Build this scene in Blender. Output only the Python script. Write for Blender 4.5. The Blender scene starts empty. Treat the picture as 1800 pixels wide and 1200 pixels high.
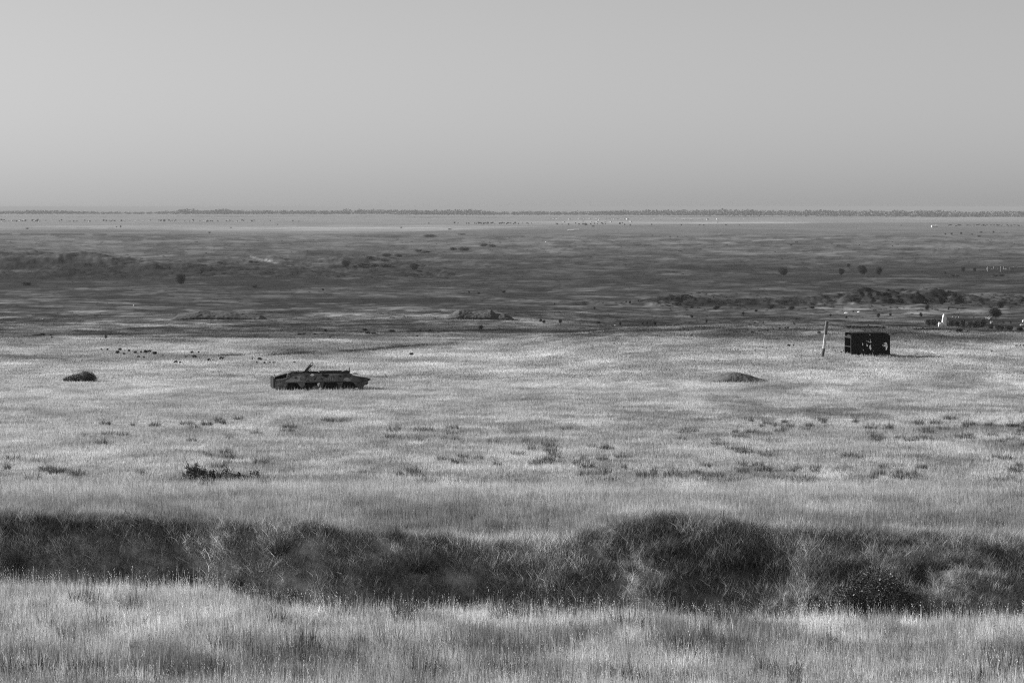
import bpy, bmesh, math, random
import numpy as np
from mathutils import Vector, Matrix

SC = bpy.context.scene
COL = SC.collection
random.seed(7)
RAD = math.radians
CAMZ = 32.0
# ------------------------------------------------------------------ camera
F = 5000.0                                   # focal length in px of the 1800 px wide frame = 100 mm
PH = math.atan(236.0 / F)
cam_d = bpy.data.cameras.new("camera")
cam_d.sensor_width = 36.0
cam_d.lens = 100.0
cam_d.clip_start = 0.5
cam_d.clip_end = 200000.0
cam = bpy.data.objects.new("camera", cam_d)
COL.objects.link(cam)
cam.location = (0, 0, CAMZ)
cam.rotation_euler = (RAD(90) - PH, 0, 0)
SC.camera = cam
# ------------------------------------------------------------------ light
SUN_EL, SUN_AZ = 21.0, -72.0                 # azimuth measured from the view direction, negative = left
world = bpy.data.worlds.new("World")
SC.world = world
world.use_nodes = True
wn = world.node_tree
wn.nodes.clear()
sky = wn.nodes.new("ShaderNodeTexSky")
sky.sky_type = 'NISHITA'
sky.sun_disc = False
sky.sun_elevation = RAD(SUN_EL)
sky.sun_rotation = RAD(SUN_AZ)
sky.dust_density = 0.55
sky.air_density = 1.0
bw = wn.nodes.new("ShaderNodeRGBToBW")       # a black-and-white photograph: the sky carries no hue
bg = wn.nodes.new("ShaderNodeBackground")
bg.inputs[1].default_value = 0.0525
wo = wn.nodes.new("ShaderNodeOutputWorld")
wn.links.new(sky.outputs[0], bw.inputs[0])
wn.links.new(bw.outputs[0], bg.inputs[0])
wn.links.new(bg.outputs[0], wo.inputs[0])
sun_d = bpy.data.lights.new("sun", 'SUN')
sun_d.energy = 4.8
sun_d.angle = RAD(0.5)
sun_d.color = (1, 1, 1)
sun = bpy.data.objects.new("sun", sun_d)
COL.objects.link(sun)
sdir = Vector((math.cos(RAD(SUN_EL)) * math.sin(RAD(SUN_AZ)), math.cos(RAD(SUN_EL)) * math.cos(RAD(SUN_AZ)), math.sin(RAD(SUN_EL))))
sun.rotation_euler = sdir.to_track_quat('Z', 'Y').to_euler()
sun.location = (0, 0, 300)
SC.view_settings.view_transform = 'Standard'
SC.view_settings.look = 'None'
SC.view_settings.gamma = 1.0
SC.view_settings.exposure = 0.90
try:
    SC.cycles.use_denoising = False
    SC.cycles.max_bounces = 5
    SC.cycles.diffuse_bounces = 2
    SC.cycles.transmission_bounces = 3
    SC.cycles.volume_bounces = 0
    SC.cycles.pixel_filter_type = 'BLACKMAN_HARRIS'
    SC.cycles.filter_width = 1.15
except Exception:
    pass

# ------------------------------------------------------------------ numpy noise
def _h(ix, iy, seed):
    n = (ix.astype(np.int64) * 374761393 + iy.astype(np.int64) * 668265263 + seed * 1442695041) & 0xffffffff
    n = ((n ^ (n >> 13)) * 1274126177) & 0xffffffff
    n = (n ^ (n >> 16)) & 0xffffffff
    return n.astype(np.float64) / 4294967295.0
def vnoise(x, y, seed=0):
    ix = np.floor(x); iy = np.floor(y)
    fx = x - ix; fy = y - iy
    fx = fx * fx * fx * (fx * (fx * 6 - 15) + 10); fy = fy * fy * fy * (fy * (fy * 6 - 15) + 10)
    a = _h(ix, iy, seed); b = _h(ix + 1, iy, seed); c = _h(ix, iy + 1, seed); d = _h(ix + 1, iy + 1, seed)
    return (a + (b - a) * fx) * (1 - fy) + (c + (d - c) * fx) * fy
def fbm(x, y, seed=0, octs=4, gain=0.5):
    s = np.zeros(np.broadcast(x, y).shape); amp = 1.0; tot = 0.0
    c, si = math.cos(0.6), math.sin(0.6)
    for k in range(octs):
        s = s + amp * vnoise(x, y, seed + k * 17)
        tot += amp; amp *= gain
        x, y = (x * c - y * si) * 2.03 + 5.3, (x * si + y * c) * 2.03 + 1.7
    return s / tot                             # 0..1, mean .5
def sstep(a, b, x):
    t = np.clip((x - a) / (b - a), 0, 1)
    return t * t * (3 - 2 * t)

# ------------------------------------------------------------------ terrain
def prof(pts):
    d, D = np.array(pts, float).T
    g = np.linspace(math.log(2.0), math.log(60000), 2400)
    v = np.interp(g, np.log(d), D)
    k = np.exp(-np.linspace(-2.5, 2.5, 23) ** 2); k /= k.sum()
    vp = np.pad(v, 11, mode='edge')
    return g, np.convolve(vp, k, 'valid')
NEAR = [(2, 1.65), (20, 4.7), (45, 7.70), (58, 8.49), (84, 9.45), (93.5, 9.52), (101, 9.95), (130, 11.05), (170, 12.45), (220, 14.12)]
FAR = [(1000, 26.9), (1200, 27.9), (1500, 28.9), (1950, 29.7), (2650, 29.75), (3150, 29.2), (3900, 28.2), (5000, 26.2), (6900, 22.6), (12000, 24), (60000, 28)]
PL = prof(NEAR + [(270, 14.95), (310, 15.35), (400, 17.75), (520, 20.4), (640, 22.5), (800, 25)] + FAR)
PR = prof(NEAR + [(263, 13.62), (320, 13.5), (345, 14.6), (400, 18), (520, 21.5), (560, 22.0), (640, 23.2), (800, 26.0)] + FAR)
TOPX = [-400, 0, 250, 330, 420, 500, 600, 750, 900, 1000, 1060, 1130, 1250, 1340, 1500, 1700, 2200]
TOPY = [920, 917, 915, 924, 931, 932, 941, 953, 962, 952, 934, 920, 922, 940, 944, 954, 962]
def lip(px):
    return np.interp(px, [-500, 380, 520, 900, 1500, 2300], [65.5, 65, 59, 57.6, 57.2, 57.6])
def bump(x, y, cpx, d, rx, ry, h, p=2.0):
    cx = (cpx - 900) / F * d
    r = (np.abs((x - cx) / rx) ** p + np.abs((y - d) / ry) ** p)
    return h * np.exp(-r)
def Dn(x, y):
    """drop of the ground below the camera, metres"""
    x = np.asarray(x, float); y = np.maximum(np.asarray(y, float), 1.5)
    px = 900 + F * x / y
    lg = np.log(np.maximum(y, 2.0))
    w = sstep(820, 1180, px)
    D = np.interp(lg, PL[0], PL[1]) * (1 - w) + np.interp(lg, PR[0], PR[1]) * w
    # ridge on the right falls away towards the frame edge
    D = D + w * bump(0, y, 900, 320, 1, 55, 1.0) * np.interp(px, [1050, 1250, 1450, 1600, 1800, 2100], [.35, 0.02, -0.25, .15, .62, 1.2])
    # --- gully across the foreground
    T = 83.0 + 0.7 * (fbm(x / 5.0, y * 0 + 3.3, 5, 3) - .5) * 2
    a = (np.interp(px, TOPX, TOPY) - 364) / F
    Dt = a * T + 0.10 * (fbm(x / 1.7, x * 0 + .5, 9, 3) - .5)
    L = lip(px) + 1.2 * (fbm(x / 3.0, x * 0 + 8.8, 15, 3) - .5)
    dn = 7.70 + .061 * (L - 45)
    bot = 12.5
    steep = 3.2 + 1.2 * sstep(1100, 1450, px) + 1.6 * (fbm(x / 3.1, x * 0 + 2.2, 21, 2) - .5)
    t1 = sstep(0, 1, (y - L) / 5.5)
    t2 = np.clip((y - (T - steep)) / steep, 0, 1); t2 = np.where(t2 < .5, 0.5 * (2 * t2) ** 1.35, 1 - .5 * (2 - 2 * t2) ** 1.25)
    g1 = dn + (bot - dn) * t1
    gg = g1 + (Dt - bot) * t2
    t3 = sstep(0, 1, (y - T) / 10.5)
    g3 = Dt + (np.interp(np.log(T + 10.5), PL[0], PL[1]) - Dt) * t3
    nearp = 7.70 + .061 * (y - 45)
    gu = np.where(y < L, np.where(y > 45, nearp, D), np.where(y < T, gg, np.where(y < T + 10.5, g3, D)))
    D = gu
    inb = sstep(0, 1, (y - T + steep + 1) / 1.5) * (1 - sstep(T - .4, T + 1.2, y))
    D = D + inb * (0.42 * (fbm(x / 1.5, y / 1.1, 31, 4) - .5) + .30 * (fbm(x / .45 + y / .5, y / .9, 32, 2) - .5))
    # humps that stand out of the bank
    D = D - bump(x, y, 1510, 79.6, 3.4, 1.7, .95) - bump(x, y, 1180, 81.5, 1.7, 1.2, .35)
    D = D - bump(x, y, 1700, 79.8, 1.8, 1.2, .5) + bump(x, y, 1620, 80.6, .5, .6, .5)
    D = D - bump(x, y, 40, 67.2, 2.8, 1.0, .25)
    # --- general undulation, larger with distance
    am = np.interp(lg, np.log([30, 60, 100, 200, 400, 800, 1500, 3000, 7000, 50000]), [0.1, .1, .08, .09, .38, 1.9, 4.4, 6.5, 5, 0])
    sc = np.interp(lg, np.log([30, 100, 200, 400, 800, 1500, 3000, 7000]), [5, 9, 14, 30, 55, 90, 170, 330])
    n = 0
    for lo, hi, s, sd in ((0, 170, 8., 41), (110, 520, 22., 42), (330, 1400, 55., 43), (900, 4000, 140., 44), (2600, 80000, 420., 45)):
        wgt = sstep(math.log(lo + 1) , math.log(lo + 1) + .4, lg) * (1 - sstep(math.log(hi) - .35, math.log(hi) + .05, lg))
        n = n + wgt * (fbm(x / s, y / s, sd, 4, .45) - .5)
    D = D + n * am
    D = D + 0.10 * (fbm(x / 1.3, y / 1.3, 51, 3) - .5) * (1 - sstep(250, 500, y)) + .55 * (fbm(x / 9., y / 9., 52, 3) - .5) * sstep(380, 600, y) * (1 - sstep(2500, 4000, y))
    # dark swale + road edge in the left middle distance
    D = D + bump(x, y, 250, 300, 24, 16, .35) - bump(x, y, 140, 340, 60, 14, .45)
    # --- hills on the left, seen beyond the flats
    D = D - bump(x, y, 60, 1330, 52, 42, 4.6, 3) - bump(x, y, -120, 1350, 60, 60, 4.2, 2.5)
    D = D - bump(x, y, 150, 1300, 26, 26, 2.6) + bump(x, y, 150, 1235, 22, 20, 4.2)
    D = D - bump(x, y, 148, 1130, 24, 22, 2.8) - bump(x, y, 240, 1200, 26, 24, 3.6) - bump(x, y, 330, 1200, 34, 22, 1.6)
    D = D + bump(x, y, 60, 1215, 44, 26, 2.8)
    D = D - bump(x, y, 520, 1450, 90, 30, 3.0) - bump(x, y, 880, 1330, 60, 24, 2.2) - bump(x, y, 600, 1650, 60, 30, 3) - bump(x, y, 1240, 1290, 70, 28, 3.0)
    D = D - bump(x, y, 650, 1560, 14, 6, 2.4) - bump(x, y, 700, 1700, 20, 8, 3) - bump(x, y, 1700, 1750, 22, 10, 2.4)
    hz_ = sstep(1040, 1120, y) * (1 - sstep(1420, 1700, y)) * sstep(1000, 700, px)
    D = D + hz_ * (4.6 * (fbm(x / 15., y / 20., 58, 5, .62) - .5))
    # --- eroded embankment across the right middle distance
    ex = (px > 860)
    yl = 716 + 24 * (fbm(x / 60., x * 0, 61, 2) - .5)
    hh = np.interp(px, [880, 960, 1050, 1100, 1180, 1260, 1330, 1400, 1470, 1500, 1600, 1650, 1690, 1730, 1800, 2200],
                       [0, 1.0, 1.6, 1.2, 3.3, 3.0, 2.4, 3.0, 3.6, 5.2, 4.6, 5.6, 4.2, 2.6, 3.6, 4.0])
    hh = .66 * hh * (.72 + .56 * fbm(x / 9., x * 0 + 4.4, 63, 2))
    rr = fbm(x / 4.0, y / 9.0, 64, 3) - .5
    fr = np.clip((y - (yl - 9 + 8 * rr)) / 9.0, 0, 1); bk = 1 - sstep(0, 1, (y - yl - 4) / 26.0)
    e = np.where(y < yl, fr ** 1.1, bk)
    r2 = fbm(x / 2.6 + y / 7., y / 2.2, 66, 4, .6) - .5
    D = D - hh * e * (1 + .7 * rr) - 1.5 * r2 * np.clip(e * 3, 0, 1) * sstep(0.5, 2.5, hh)
    return D
def zg(x, y):
    return CAMZ - Dn(x, y)
CP, SP = math.cos(PH), math.sin(PH)
def project(x, y, D):
    dep = y * CP + D * SP
    return 900 + F * x / dep, 600 + F * (D * CP - y * SP) / dep
def ground(px, py, dmin=42.0, dmax=9000.0):
    """where the sight line through a picture point meets the ground"""
    a, b = (px - 900) / F, (py - 600) / F
    dy = CP - b * SP; dz = -(SP + b * CP)
    d = np.exp(np.linspace(math.log(dmin), math.log(dmax), 2600))
    x = a / dy * d; z = -dz / dy * d
    Dv = Dn(x, d)
    hit = np.nonzero(Dv <= z)[0]
    k = hit[0] if len(hit) else len(d) - 1
    return float(x[k]), float(d[k]), float(CAMZ - Dn(x[k:k + 1], d[k:k + 1])[0])
def mpp(d):
    return d / F

# --- reflectance of the vegetation / soil, plus lightening of the shaded gully bank
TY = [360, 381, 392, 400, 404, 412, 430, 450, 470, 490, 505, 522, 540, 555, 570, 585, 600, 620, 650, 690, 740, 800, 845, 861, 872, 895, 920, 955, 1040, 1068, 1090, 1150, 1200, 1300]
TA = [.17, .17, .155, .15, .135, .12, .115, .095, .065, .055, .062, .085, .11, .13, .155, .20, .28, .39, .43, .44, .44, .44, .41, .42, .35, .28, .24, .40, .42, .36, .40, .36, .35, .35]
PATCH = [  # cx, cy, rx, ry, factor  (darker vegetation < 1 < drier, paler ground; bank and hollow entries paint light and shade)
    (150, 407, 190, 3.2, .62), (330, 399, 700, 3.0, 1.25), (600, 403, 320, 3.6, 1.45), (1150, 391, 300, 2.4, 1.35), (1320, 392, 110, 2, 1.3), (1700, 384, 160, 3.5, 1.15),
    (45, 475.5, 48, 3.2, 2.3), (100, 474, 12, 5, 1.6), (60, 466, 110, 8, .72), (150, 470, 36, 8, .55), (160, 476, 24, 3, .4), (50, 500, 24, 5, .55), (140, 489, 60, 12, 1.12),  # dark entries over the hill hollow paint its shade
    (250, 475, 60, 12, .85), (470, 457, 28, 3.0, 1.5), (800, 478, 180, 6, .72), (900, 490, 260, 9, .85), (500, 480, 180, 10, .8), (1300, 491, 200, 7, .75), (1650, 475, 260, 7, .68),
    (1560, 496, 200, 5, 1.35), (1500, 513, 260, 8, 1.1), (1200, 500, 160, 5, 1.2),
    (580, 525, 190, 5.5, .62), (760, 531, 90, 6, .68), (190, 521, 90, 3.2, .62), (130, 531, 110, 6, .8), (370, 522, 60, 4, .75), (440, 500, 260, 5, .82), (510, 540, 90, 4, .7),
    (60, 560, 140, 9, .8), (240, 547, 60, 2.5, .7), (330, 552, 140, 6, 1.25), (640, 556, 150, 7, 1.15), (990, 560, 180, 5, 1.15), (1020, 551, 80, 2.4, 1.3), (900, 548, 110, 3, 1.2),
    (1100, 543, 180, 5, .78), (1350, 554, 220, 6, .72), (1420, 538, 260, 5, 1.25), (1000, 575, 190, 6, .78), (820, 579, 120, 5, .7), (640, 580, 170, 4, .8), (1200, 564, 200, 4.5, .68), (1700, 562, 150, 12, .62),
    (1230, 573, 200, 4, 1.2), (1180, 590, 120, 4, 1.0), (1330, 591, 130, 5.5, .74), (1530, 592, 330, 5, .78), (1650, 596, 200, 5, .82), (1700, 579, 140, 5, 1.15),
    (1460, 604, 320, 6, 1.18), (600, 612, 240, 3.4, .66), (540, 617, 130, 4.5, .72), (720, 606, 90, 2.2, .62), (60, 628, 90, 4.5, .62), (140, 634, 50, 2.5, .7), (260, 627, 150, 6.5, .72), (210, 612, 230, 2.5, 1.2),
    (420, 633, 120, 5, .9), (900, 622, 260, 12, 1.06), (860, 662, 220, 6, .8), (1010, 648, 200, 5, .9), (1150, 640, 120, 6, .88), (100, 655, 140, 4, .86), (340, 662, 90, 5, .86),
    (1350, 644, 110, 8, .82), (1500, 655, 160, 9, 1.06), (1400, 680, 110, 4, .72), (1700, 650, 120, 8, .88), (1000, 690, 300, 8, 1.02), (500, 702, 300, 5, .95),
    (250, 735, 200, 10, .9), (1300, 760, 420, 12, .86), (1480, 725, 160, 7, .82), (1120, 752, 80, 5, .84), (760, 765, 160, 6, .84), (640, 790, 120, 8, .86), (1500, 815, 260, 14, .80), (1200, 835, 200, 10, .84), (900, 850, 160, 8, .84),
    (1500, 850, 240, 7, .9), (380, 848, 200, 10, .78), (60, 850, 120, 8, .82), (350, 876, 300, 3, 1.15), (1230, 866, 150, 5, 1.05), (150, 888, 200, 12, .85), (1500, 885, 110, 6, .72), (1640, 890, 120, 6, .88),
    (1400, 903, 330, 7, 1.4), (1120, 908, 100, 8, 1.35), (1330, 938, 120, 7, 1.2), (1560, 925, 240, 8, .8), (1650, 960, 200, 20, .95), (1180, 985, 160, 14, .8), (1350, 1010, 160, 22, .75), (1550, 1010, 120, 22, .75), (1720, 1035, 120, 16, .7), (1130, 960, 130, 26, .72), (1320, 1000, 50, 40, .7), (1700, 990, 120, 22, .75), (60, 470, 240, 16, .66), (160, 484, 220, 14, .72), (420, 478, 160, 16, .8), (850, 940, 330, 15, .66), (1120, 918, 120, 6, .8), (1420, 1000, 420, 62, .78), (430, 990, 560, 66, 1.28), (1500, 1075, 400, 7, 1.05),  # bank entries mute its sunlit rim and right side, lift its shaded left
    (60, 1060, 220, 8, .85), (100, 1095, 160, 8, .85), (60, 1165, 120, 18, .66), (620, 1185, 240, 26, .72), (860, 1160, 90, 18, .55), (380, 1195, 120, 12, .6), (940, 1195, 180, 16, .62), (1050, 1088, 55, 8, .6), (1500, 1150, 60, 8, .8), (1250, 1195, 100, 10, .8),
]
PATCH = np.array(PATCH, float)
LINES = [([(440, 451), (462, 457), (487, 463), (510, 466.5)], 1.6, 3.2), ([(920, 456), (951, 462), (1004, 472)], .9, .55), ([(1083, 430.3), (1227, 430.6), (1290, 427.5), (1380, 424)], .9, .5), ([(1230, 431), (1300, 425), (1395, 420), (1480, 418)], 1.4, 1.45),
    ([(61, 430), (70, 423)], .9, .6), ([(66, 430), (75, 423)], .9, .6), ([(172, 431), (181, 425)], 1.2, .6), ([(302, 432), (312, 425)], .9, .65), ([(402, 433), (408, 427)], 1.3, .55), ([(1722, 436), (1738, 429), (1744, 419)], .9, .55), ([(1727, 436), (1742, 429), (1748, 420)], .9, .6),
    ([(1262, 414), (1267, 409)], 1, 1.5), ([(1250, 408), (1258, 402)], .9, .6), ([(1340, 486.5), (1500, 487), (1800, 485.5)], 1.1, .5), ([(0, 411.5), (120, 411.6), (190, 412.5)], 1.9, .42), ([(0, 400), (200, 401)], .9, .75), ([(0, 424), (300, 437), (340, 437)], .8, 1.35),
    ([(385, 625), (470, 624.5), (560, 619.5), (640, 615.5), (720, 608.5), (812, 603)], 2.3, .22), ([(-20, 624), (60, 629), (112, 634), (145, 640)], 2.6, .62), ([(767, 481), (791, 494), (776, 505)], 1.1, 1.5), ([(610, 472), (640, 470), (705, 466)], 1.6, .6),
    ([(300, 617), (380, 622), (450, 631), (480, 640)], 1.5, 1.25), ([(70, 578), (200, 577), (330, 576)], .9, .6), ([(0, 598), (110, 597), (330, 598)], .8, .65), ([(430, 690.5), (484, 689.2)], 1.2, .6), ([(655, 665), (720, 660), (760, 659)], .9, .65), ([(0, 722), (90, 716), (210, 712)], 1.0, .7),  # stroke left of the carrier is a shadow line painted into the ground
    ([(820, 715), (1000, 712), (1130, 704)], 1.1, .75), ([(960, 714), (1100, 703)], .9, 1.25), ([(500, 789), (620, 780), (720, 775)], 1.2, .72), ([(600, 801), (800, 800), (900, 796)], 1.2, .72), ([(1150, 628), (1300, 612), (1390, 609)], 1.5, .85), ([(1050, 655), (1200, 660)], 1, .8)]
LBX = [-500, 0, 300, 600, 700, 850, 1000, 1200, 1400, 1800, 2300]
LBY = [413, 412, 409, 411, 408, 402, 397, 394, 392, 391, 391]
def tone(x, y, D=None):
    x = np.asarray(x, float); y = np.asarray(y, float)
    if D is None: D = Dn(x, y)
    px, py = project(x, y, D)
    wx = px + 26 * (fbm(x / (y * .012 + .5), y / (y * .03 + 1), 71, 3) - .5) * 2
    ws = np.interp(py, [380, 450, 600, 800, 1200], [1.5, 5, 6, 9, 16])
    s = np.clip(y * .018, .8, 200.)
    lev = np.floor(np.log2(s)); f = np.log2(s) - lev
    nz = 0
    for k in (0, 1):
        sc = 2.0 ** (lev + k)
        nz = nz + (f if k else 1 - f) * (fbm(x / sc, y / (sc * 1.7), 73, 5, .6) - .5)
    wy = py + ws * nz * 2.2
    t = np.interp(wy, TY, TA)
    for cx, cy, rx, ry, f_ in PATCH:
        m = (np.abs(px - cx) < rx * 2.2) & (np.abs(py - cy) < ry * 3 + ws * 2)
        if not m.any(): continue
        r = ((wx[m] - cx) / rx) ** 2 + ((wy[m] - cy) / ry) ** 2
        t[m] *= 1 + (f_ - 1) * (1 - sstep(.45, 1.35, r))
    lb = np.interp(px, LBX, LBY)
    t = t * (1 + .42 * sstep(.8, -.8, py + nz * 1.6 - lb))
    c = np.interp(py, [380, 410, 440, 520, 600, 700, 800, 1200], [.35, .7, 1.2, 1.7, 1.2, .7, 1.0, 1.3])
    t = t * np.clip(1 + c * nz * 1.5, .45, 1.7)
    # patchy dark herbs in the middle distance
    sp = fbm(x / 3.5, y / 7.0, 77, 3)
    band = sstep(500, 540, py) * (1 - sstep(578, 600, py))
    t = t * (1 - .5 * band * sstep(.52, .66, sp))
    # crisp-edged drifts of dark herbs and of bleached grass on the flats
    w1 = sstep(420, 470, py) * (1 - sstep(590, 615, py))
    a1 = fbm(x / 28. + 3, y / 42., 83, 5, .55); a2 = fbm(x / 11., y / 17. + 9, 85, 4, .55)
    t = t * (1 - w1 * .42 * sstep(.53, .57, a1)) * (1 - w1 * .38 * sstep(.55, .60, a2)) * (1 + w1 * .3 * sstep(.44, .38, a1) * sstep(500, 535, py)) * (1 + w1 * .25 * sstep(.42, .37, a2) * sstep(500, 535, py))
    # tufted darker growth in the near field
    w2 = sstep(640, 740, py) * (1 - sstep(858, 872, py)) * (.35 + .65 * sstep(100, 1300, px))
    b1 = fbm(x / 1.6, y / 3.4, 87, 4, .6); b2 = fbm(x / 9., y / 14., 88, 3)
    t = t * (1 - w2 * .45 * sstep(.50, .62, b1 + .55 * (b2 - .5)))
    w3 = sstep(595, 640, py) * (1 - sstep(740, 800, py))
    b3 = fbm(x / 5. + y / 40., y / 9., 89, 4)
    t = t * (1 - w3 * .16 * sstep(.52, .66, b3)) * (1 + .08 * w3 * sstep(.46, .34, b3))
    w4 = sstep(1060, 1100, py); b4 = fbm(x / .75, y / 1.1, 90, 4, .55) + .35 * (fbm(x / 4., y / 4., 92, 2) - .5)
    t = t * (1 - w4 * .52 * sstep(.56, .63, b4)) * (1 + .12 * w4 * sstep(.45, .3, b4))  # dark tufts and shadow patches painted into the foreground grass colour
    # drifts of the far ground, shade of folds painted in, finer ones inside
    w5 = sstep(408, 416, py) * (1 - sstep(585, 610, py))
    c1 = fbm(px / 70., py / 3.6, 101, 4, .6) - .5; c2 = fbm(px / 16., py / 1.9, 102, 3, .6) - .5
    t = t * np.clip(1 + w5 * (1.3 * c1 + .7 * c2), .4, 1.3)
    c3 = fbm(px / 38. + 5, py / 4.2, 104, 4, .55); c4 = fbm(px / 20. + 5, py / 2.6, 105, 3, .55)
    t = t * (1 - w5 * .34 * sstep(.56, .60, c3)) * (1 - w5 * .26 * sstep(.60, .64, c4)) * (1 + w5 * .08 * sstep(.40, .36, c3))
    for P_, hw, f_ in LINES:
        P_ = np.array(P_, float); m = (px > P_[:, 0].min() - 3) & (px < P_[:, 0].max() + 3) & (py > P_[:, 1].min() - 6) & (py < P_[:, 1].max() + 6)
        if not m.any(): continue
        qx, qy = px[m], py[m]; dd = np.full(qx.shape, 99.)
        for (ax, ay), (bx, by) in zip(P_[:-1], P_[1:]):
            L2 = (bx - ax) ** 2 + (by - ay) ** 2; u_ = np.clip(((qx - ax) * (bx - ax) + (qy - ay) * (by - ay)) / L2, 0, 1)
            dd = np.minimum(dd, np.hypot(qx - ax - u_ * (bx - ax), qy - ay - u_ * (by - ay)))
        brk = 1.0 if f_ > 2 else sstep(.3, .45, fbm(qx / 14., qy / 9., 103, 2))
        t[m] *= 1 + (f_ - 1) * (1 - sstep(hw * .5, hw * 1.3, dd)) * brk
    emb = sstep(1000, 1200, px) * sstep(696, 704, y) * (1 - sstep(720, 732, y))
    t = t * (1 - .45 * emb * sstep(.35, .6, fbm(x / 5., y / 5., 79, 3)))
    return np.clip(t, .02, .6)

# ------------------------------------------------------------------ helpers
def mat(name, val, rough=.9, noise=None, spec=.2, transl=0.0, attr=None, inst=None, metal=0., amp=.4):
    m = bpy.data.materials.new(name); m.use_nodes = True
    nt = m.node_tree; b = nt.nodes["Principled BSDF"]
    b.inputs["Roughness"].default_value = rough
    b.inputs["Specular IOR Level"].default_value = spec
    b.inputs["Metallic"].default_value = metal
    N = nt.nodes.new; Lk = nt.links.new
    cur = None
    if inst:
        a = N("ShaderNodeAttribute"); a.attribute_type = 'INSTANCER'; a.attribute_name = inst; cur = a.outputs["Fac"]
    if attr:
        a = N("ShaderNodeAttribute"); a.attribute_name = attr
        if cur is None and attr == "tone": cur = a.outputs["Fac"]
        else:
            if cur is None:
                v = N("ShaderNodeValue"); v.outputs[0].default_value = val; cur = v.outputs[0]
            q = N("ShaderNodeMath"); q.operation = 'MULTIPLY'; Lk(cur, q.inputs[0]); Lk(a.outputs["Fac"], q.inputs[1]); cur = q.outputs[0]
    if cur is None:
        v = N("ShaderNodeValue"); v.outputs[0].default_value = val; cur = v.outputs[0]
    if noise:
        tc = N("ShaderNodeTexCoord")
        for sc_, am_ in noise:
            nz = N("ShaderNodeTexNoise"); nz.inputs["Scale"].default_value = sc_; nz.inputs["Detail"].default_value = 5; nz.inputs["Roughness"].default_value = .62
            Lk(tc.outputs["Object"], nz.inputs["Vector"])
            mr = N("ShaderNodeMapRange"); mr.inputs[1].default_value = .3; mr.inputs[2].default_value = .7
            mr.inputs[3].default_value = 1 - am_; mr.inputs[4].default_value = 1 + am_
            Lk(nz.outputs[0], mr.inputs[0])
            q = N("ShaderNodeMath"); q.operation = 'MULTIPLY'; Lk(cur, q.inputs[0]); Lk(mr.outputs[0], q.inputs[1]); cur = q.outputs[0]
    Lk(cur, b.inputs["Base Color"])
    if transl > 0:
        out = nt.nodes["Material Output"]
        t = N("ShaderNodeBsdfTranslucent"); mx = N("ShaderNodeMixShader"); mx.inputs[0].default_value = transl
        Lk(cur, t.inputs[0]); Lk(b.outputs[0], mx.inputs[1]); Lk(t.outputs[0], mx.inputs[2]); Lk(mx.outputs[0], out.inputs[0])
    return m

def add_bump(m, scale, strength, dist):
    nt = m.node_tree; b = nt.nodes["Principled BSDF"]
    tc = nt.nodes.new("ShaderNodeTexCoord"); nz = nt.nodes.new("ShaderNodeTexNoise"); nz.inputs["Scale"].default_value = scale; nz.inputs["Detail"].default_value = 6
    bp = nt.nodes.new("ShaderNodeBump"); bp.inputs["Strength"].default_value = strength; bp.inputs["Distance"].default_value = dist
    nt.links.new(tc.outputs["Object"], nz.inputs["Vector"]); nt.links.new(nz.outputs[0], bp.inputs["Height"]); nt.links.new(bp.outputs[0], b.inputs["Normal"])

M = {}
M['ground'] = mat("dry_steppe_ground", .3, noise=[(.55, .22), (2.3, .25), (.09, .14)], attr="tone", spec=.05)
M['grass'] = mat("dry_grass_blade", .3, inst="tone", attr="shade", transl=.35, spec=.12, rough=.75)
M['weed'] = mat("dark_herb_leaf", .09, attr="shade", transl=.15, spec=.15, rough=.7)
M['shrub'] = mat("shrub_leaf", .042, attr="shade", transl=.12, spec=.2, rough=.6)
M['leafy'] = mat("glossy_bramble_leaf", .05, attr="shade", transl=.1, spec=.3, rough=.5)
M['tree'] = mat("tree_leaf", .030, attr="shade", transl=.12, spec=.15, rough=.7)
M['belt'] = mat("haze_lightened_leaf", .17, attr="shade", transl=.1, spec=.1)  # base colour lightened to stand in for haze over the far trees
M['bark'] = mat("bark", .07, noise=[(6, .4)])
M['rust'] = mat("burnt_rusty_steel", .145, rough=.8, noise=[(1.1, .6), (4.5, .5), (14, .4)], spec=.25)
add_bump(M['rust'], 9, .5, .03)
M['rustlight'] = mat("pale_scoured_steel", .34, rough=.8, noise=[(5, .4), (22, .3)], spec=.25)
M['rustdark'] = mat("sooty_shaded_steel", .012, rough=.85, noise=[(3, .5)], spec=.2)  # also blackens the wheel wells, where it paints their shade
M['soot'] = mat("charred_sheet_metal", .0085, rough=.8, noise=[(1.6, .5), (9, .4)], spec=.12)
M['sootframe'] = mat("charred_frame_steel", .011, rough=.8, noise=[(6, .4)], spec=.2)
M['white'] = mat("bright_white_patch", .92, noise=[(7, .06)])  # near-white of the carrier's small plates and patch
M['wood'] = mat("weathered_split_wood", .17, noise=[(2.2, .3), (18, .25)])
M['woodbare'] = mat("bare_pale_wood", .46, noise=[(3, .15), (22, .15)])
M['wooddark'] = mat("tarred_pole_foot", .10, noise=[(4, .4)])
M['stone'] = mat("broken_white_masonry", .82, noise=[(1.8, .25), (8, .25)]); add_bump(M['stone'], 6, .6, .08)
M['plaster'] = mat("pale_plaster_wall", .62, noise=[(.4, .15)])
M['roofl'] = mat("pale_sheet_roof", .55, noise=[(.5, .15)])
M['roofd'] = mat("dull_tile_roof", .16, noise=[(.5, .2)])
M['win'] = mat("dark_window_opening", .03, rough=.4)
M['conc'] = mat("bleached_concrete", .24, noise=[(.8, .25), (4, .2)])
M['earth'] = mat("dark_bare_earth", .13, noise=[(1.2, .35), (7, .3)]); add_bump(M['earth'], 9, .6, .05)
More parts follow.
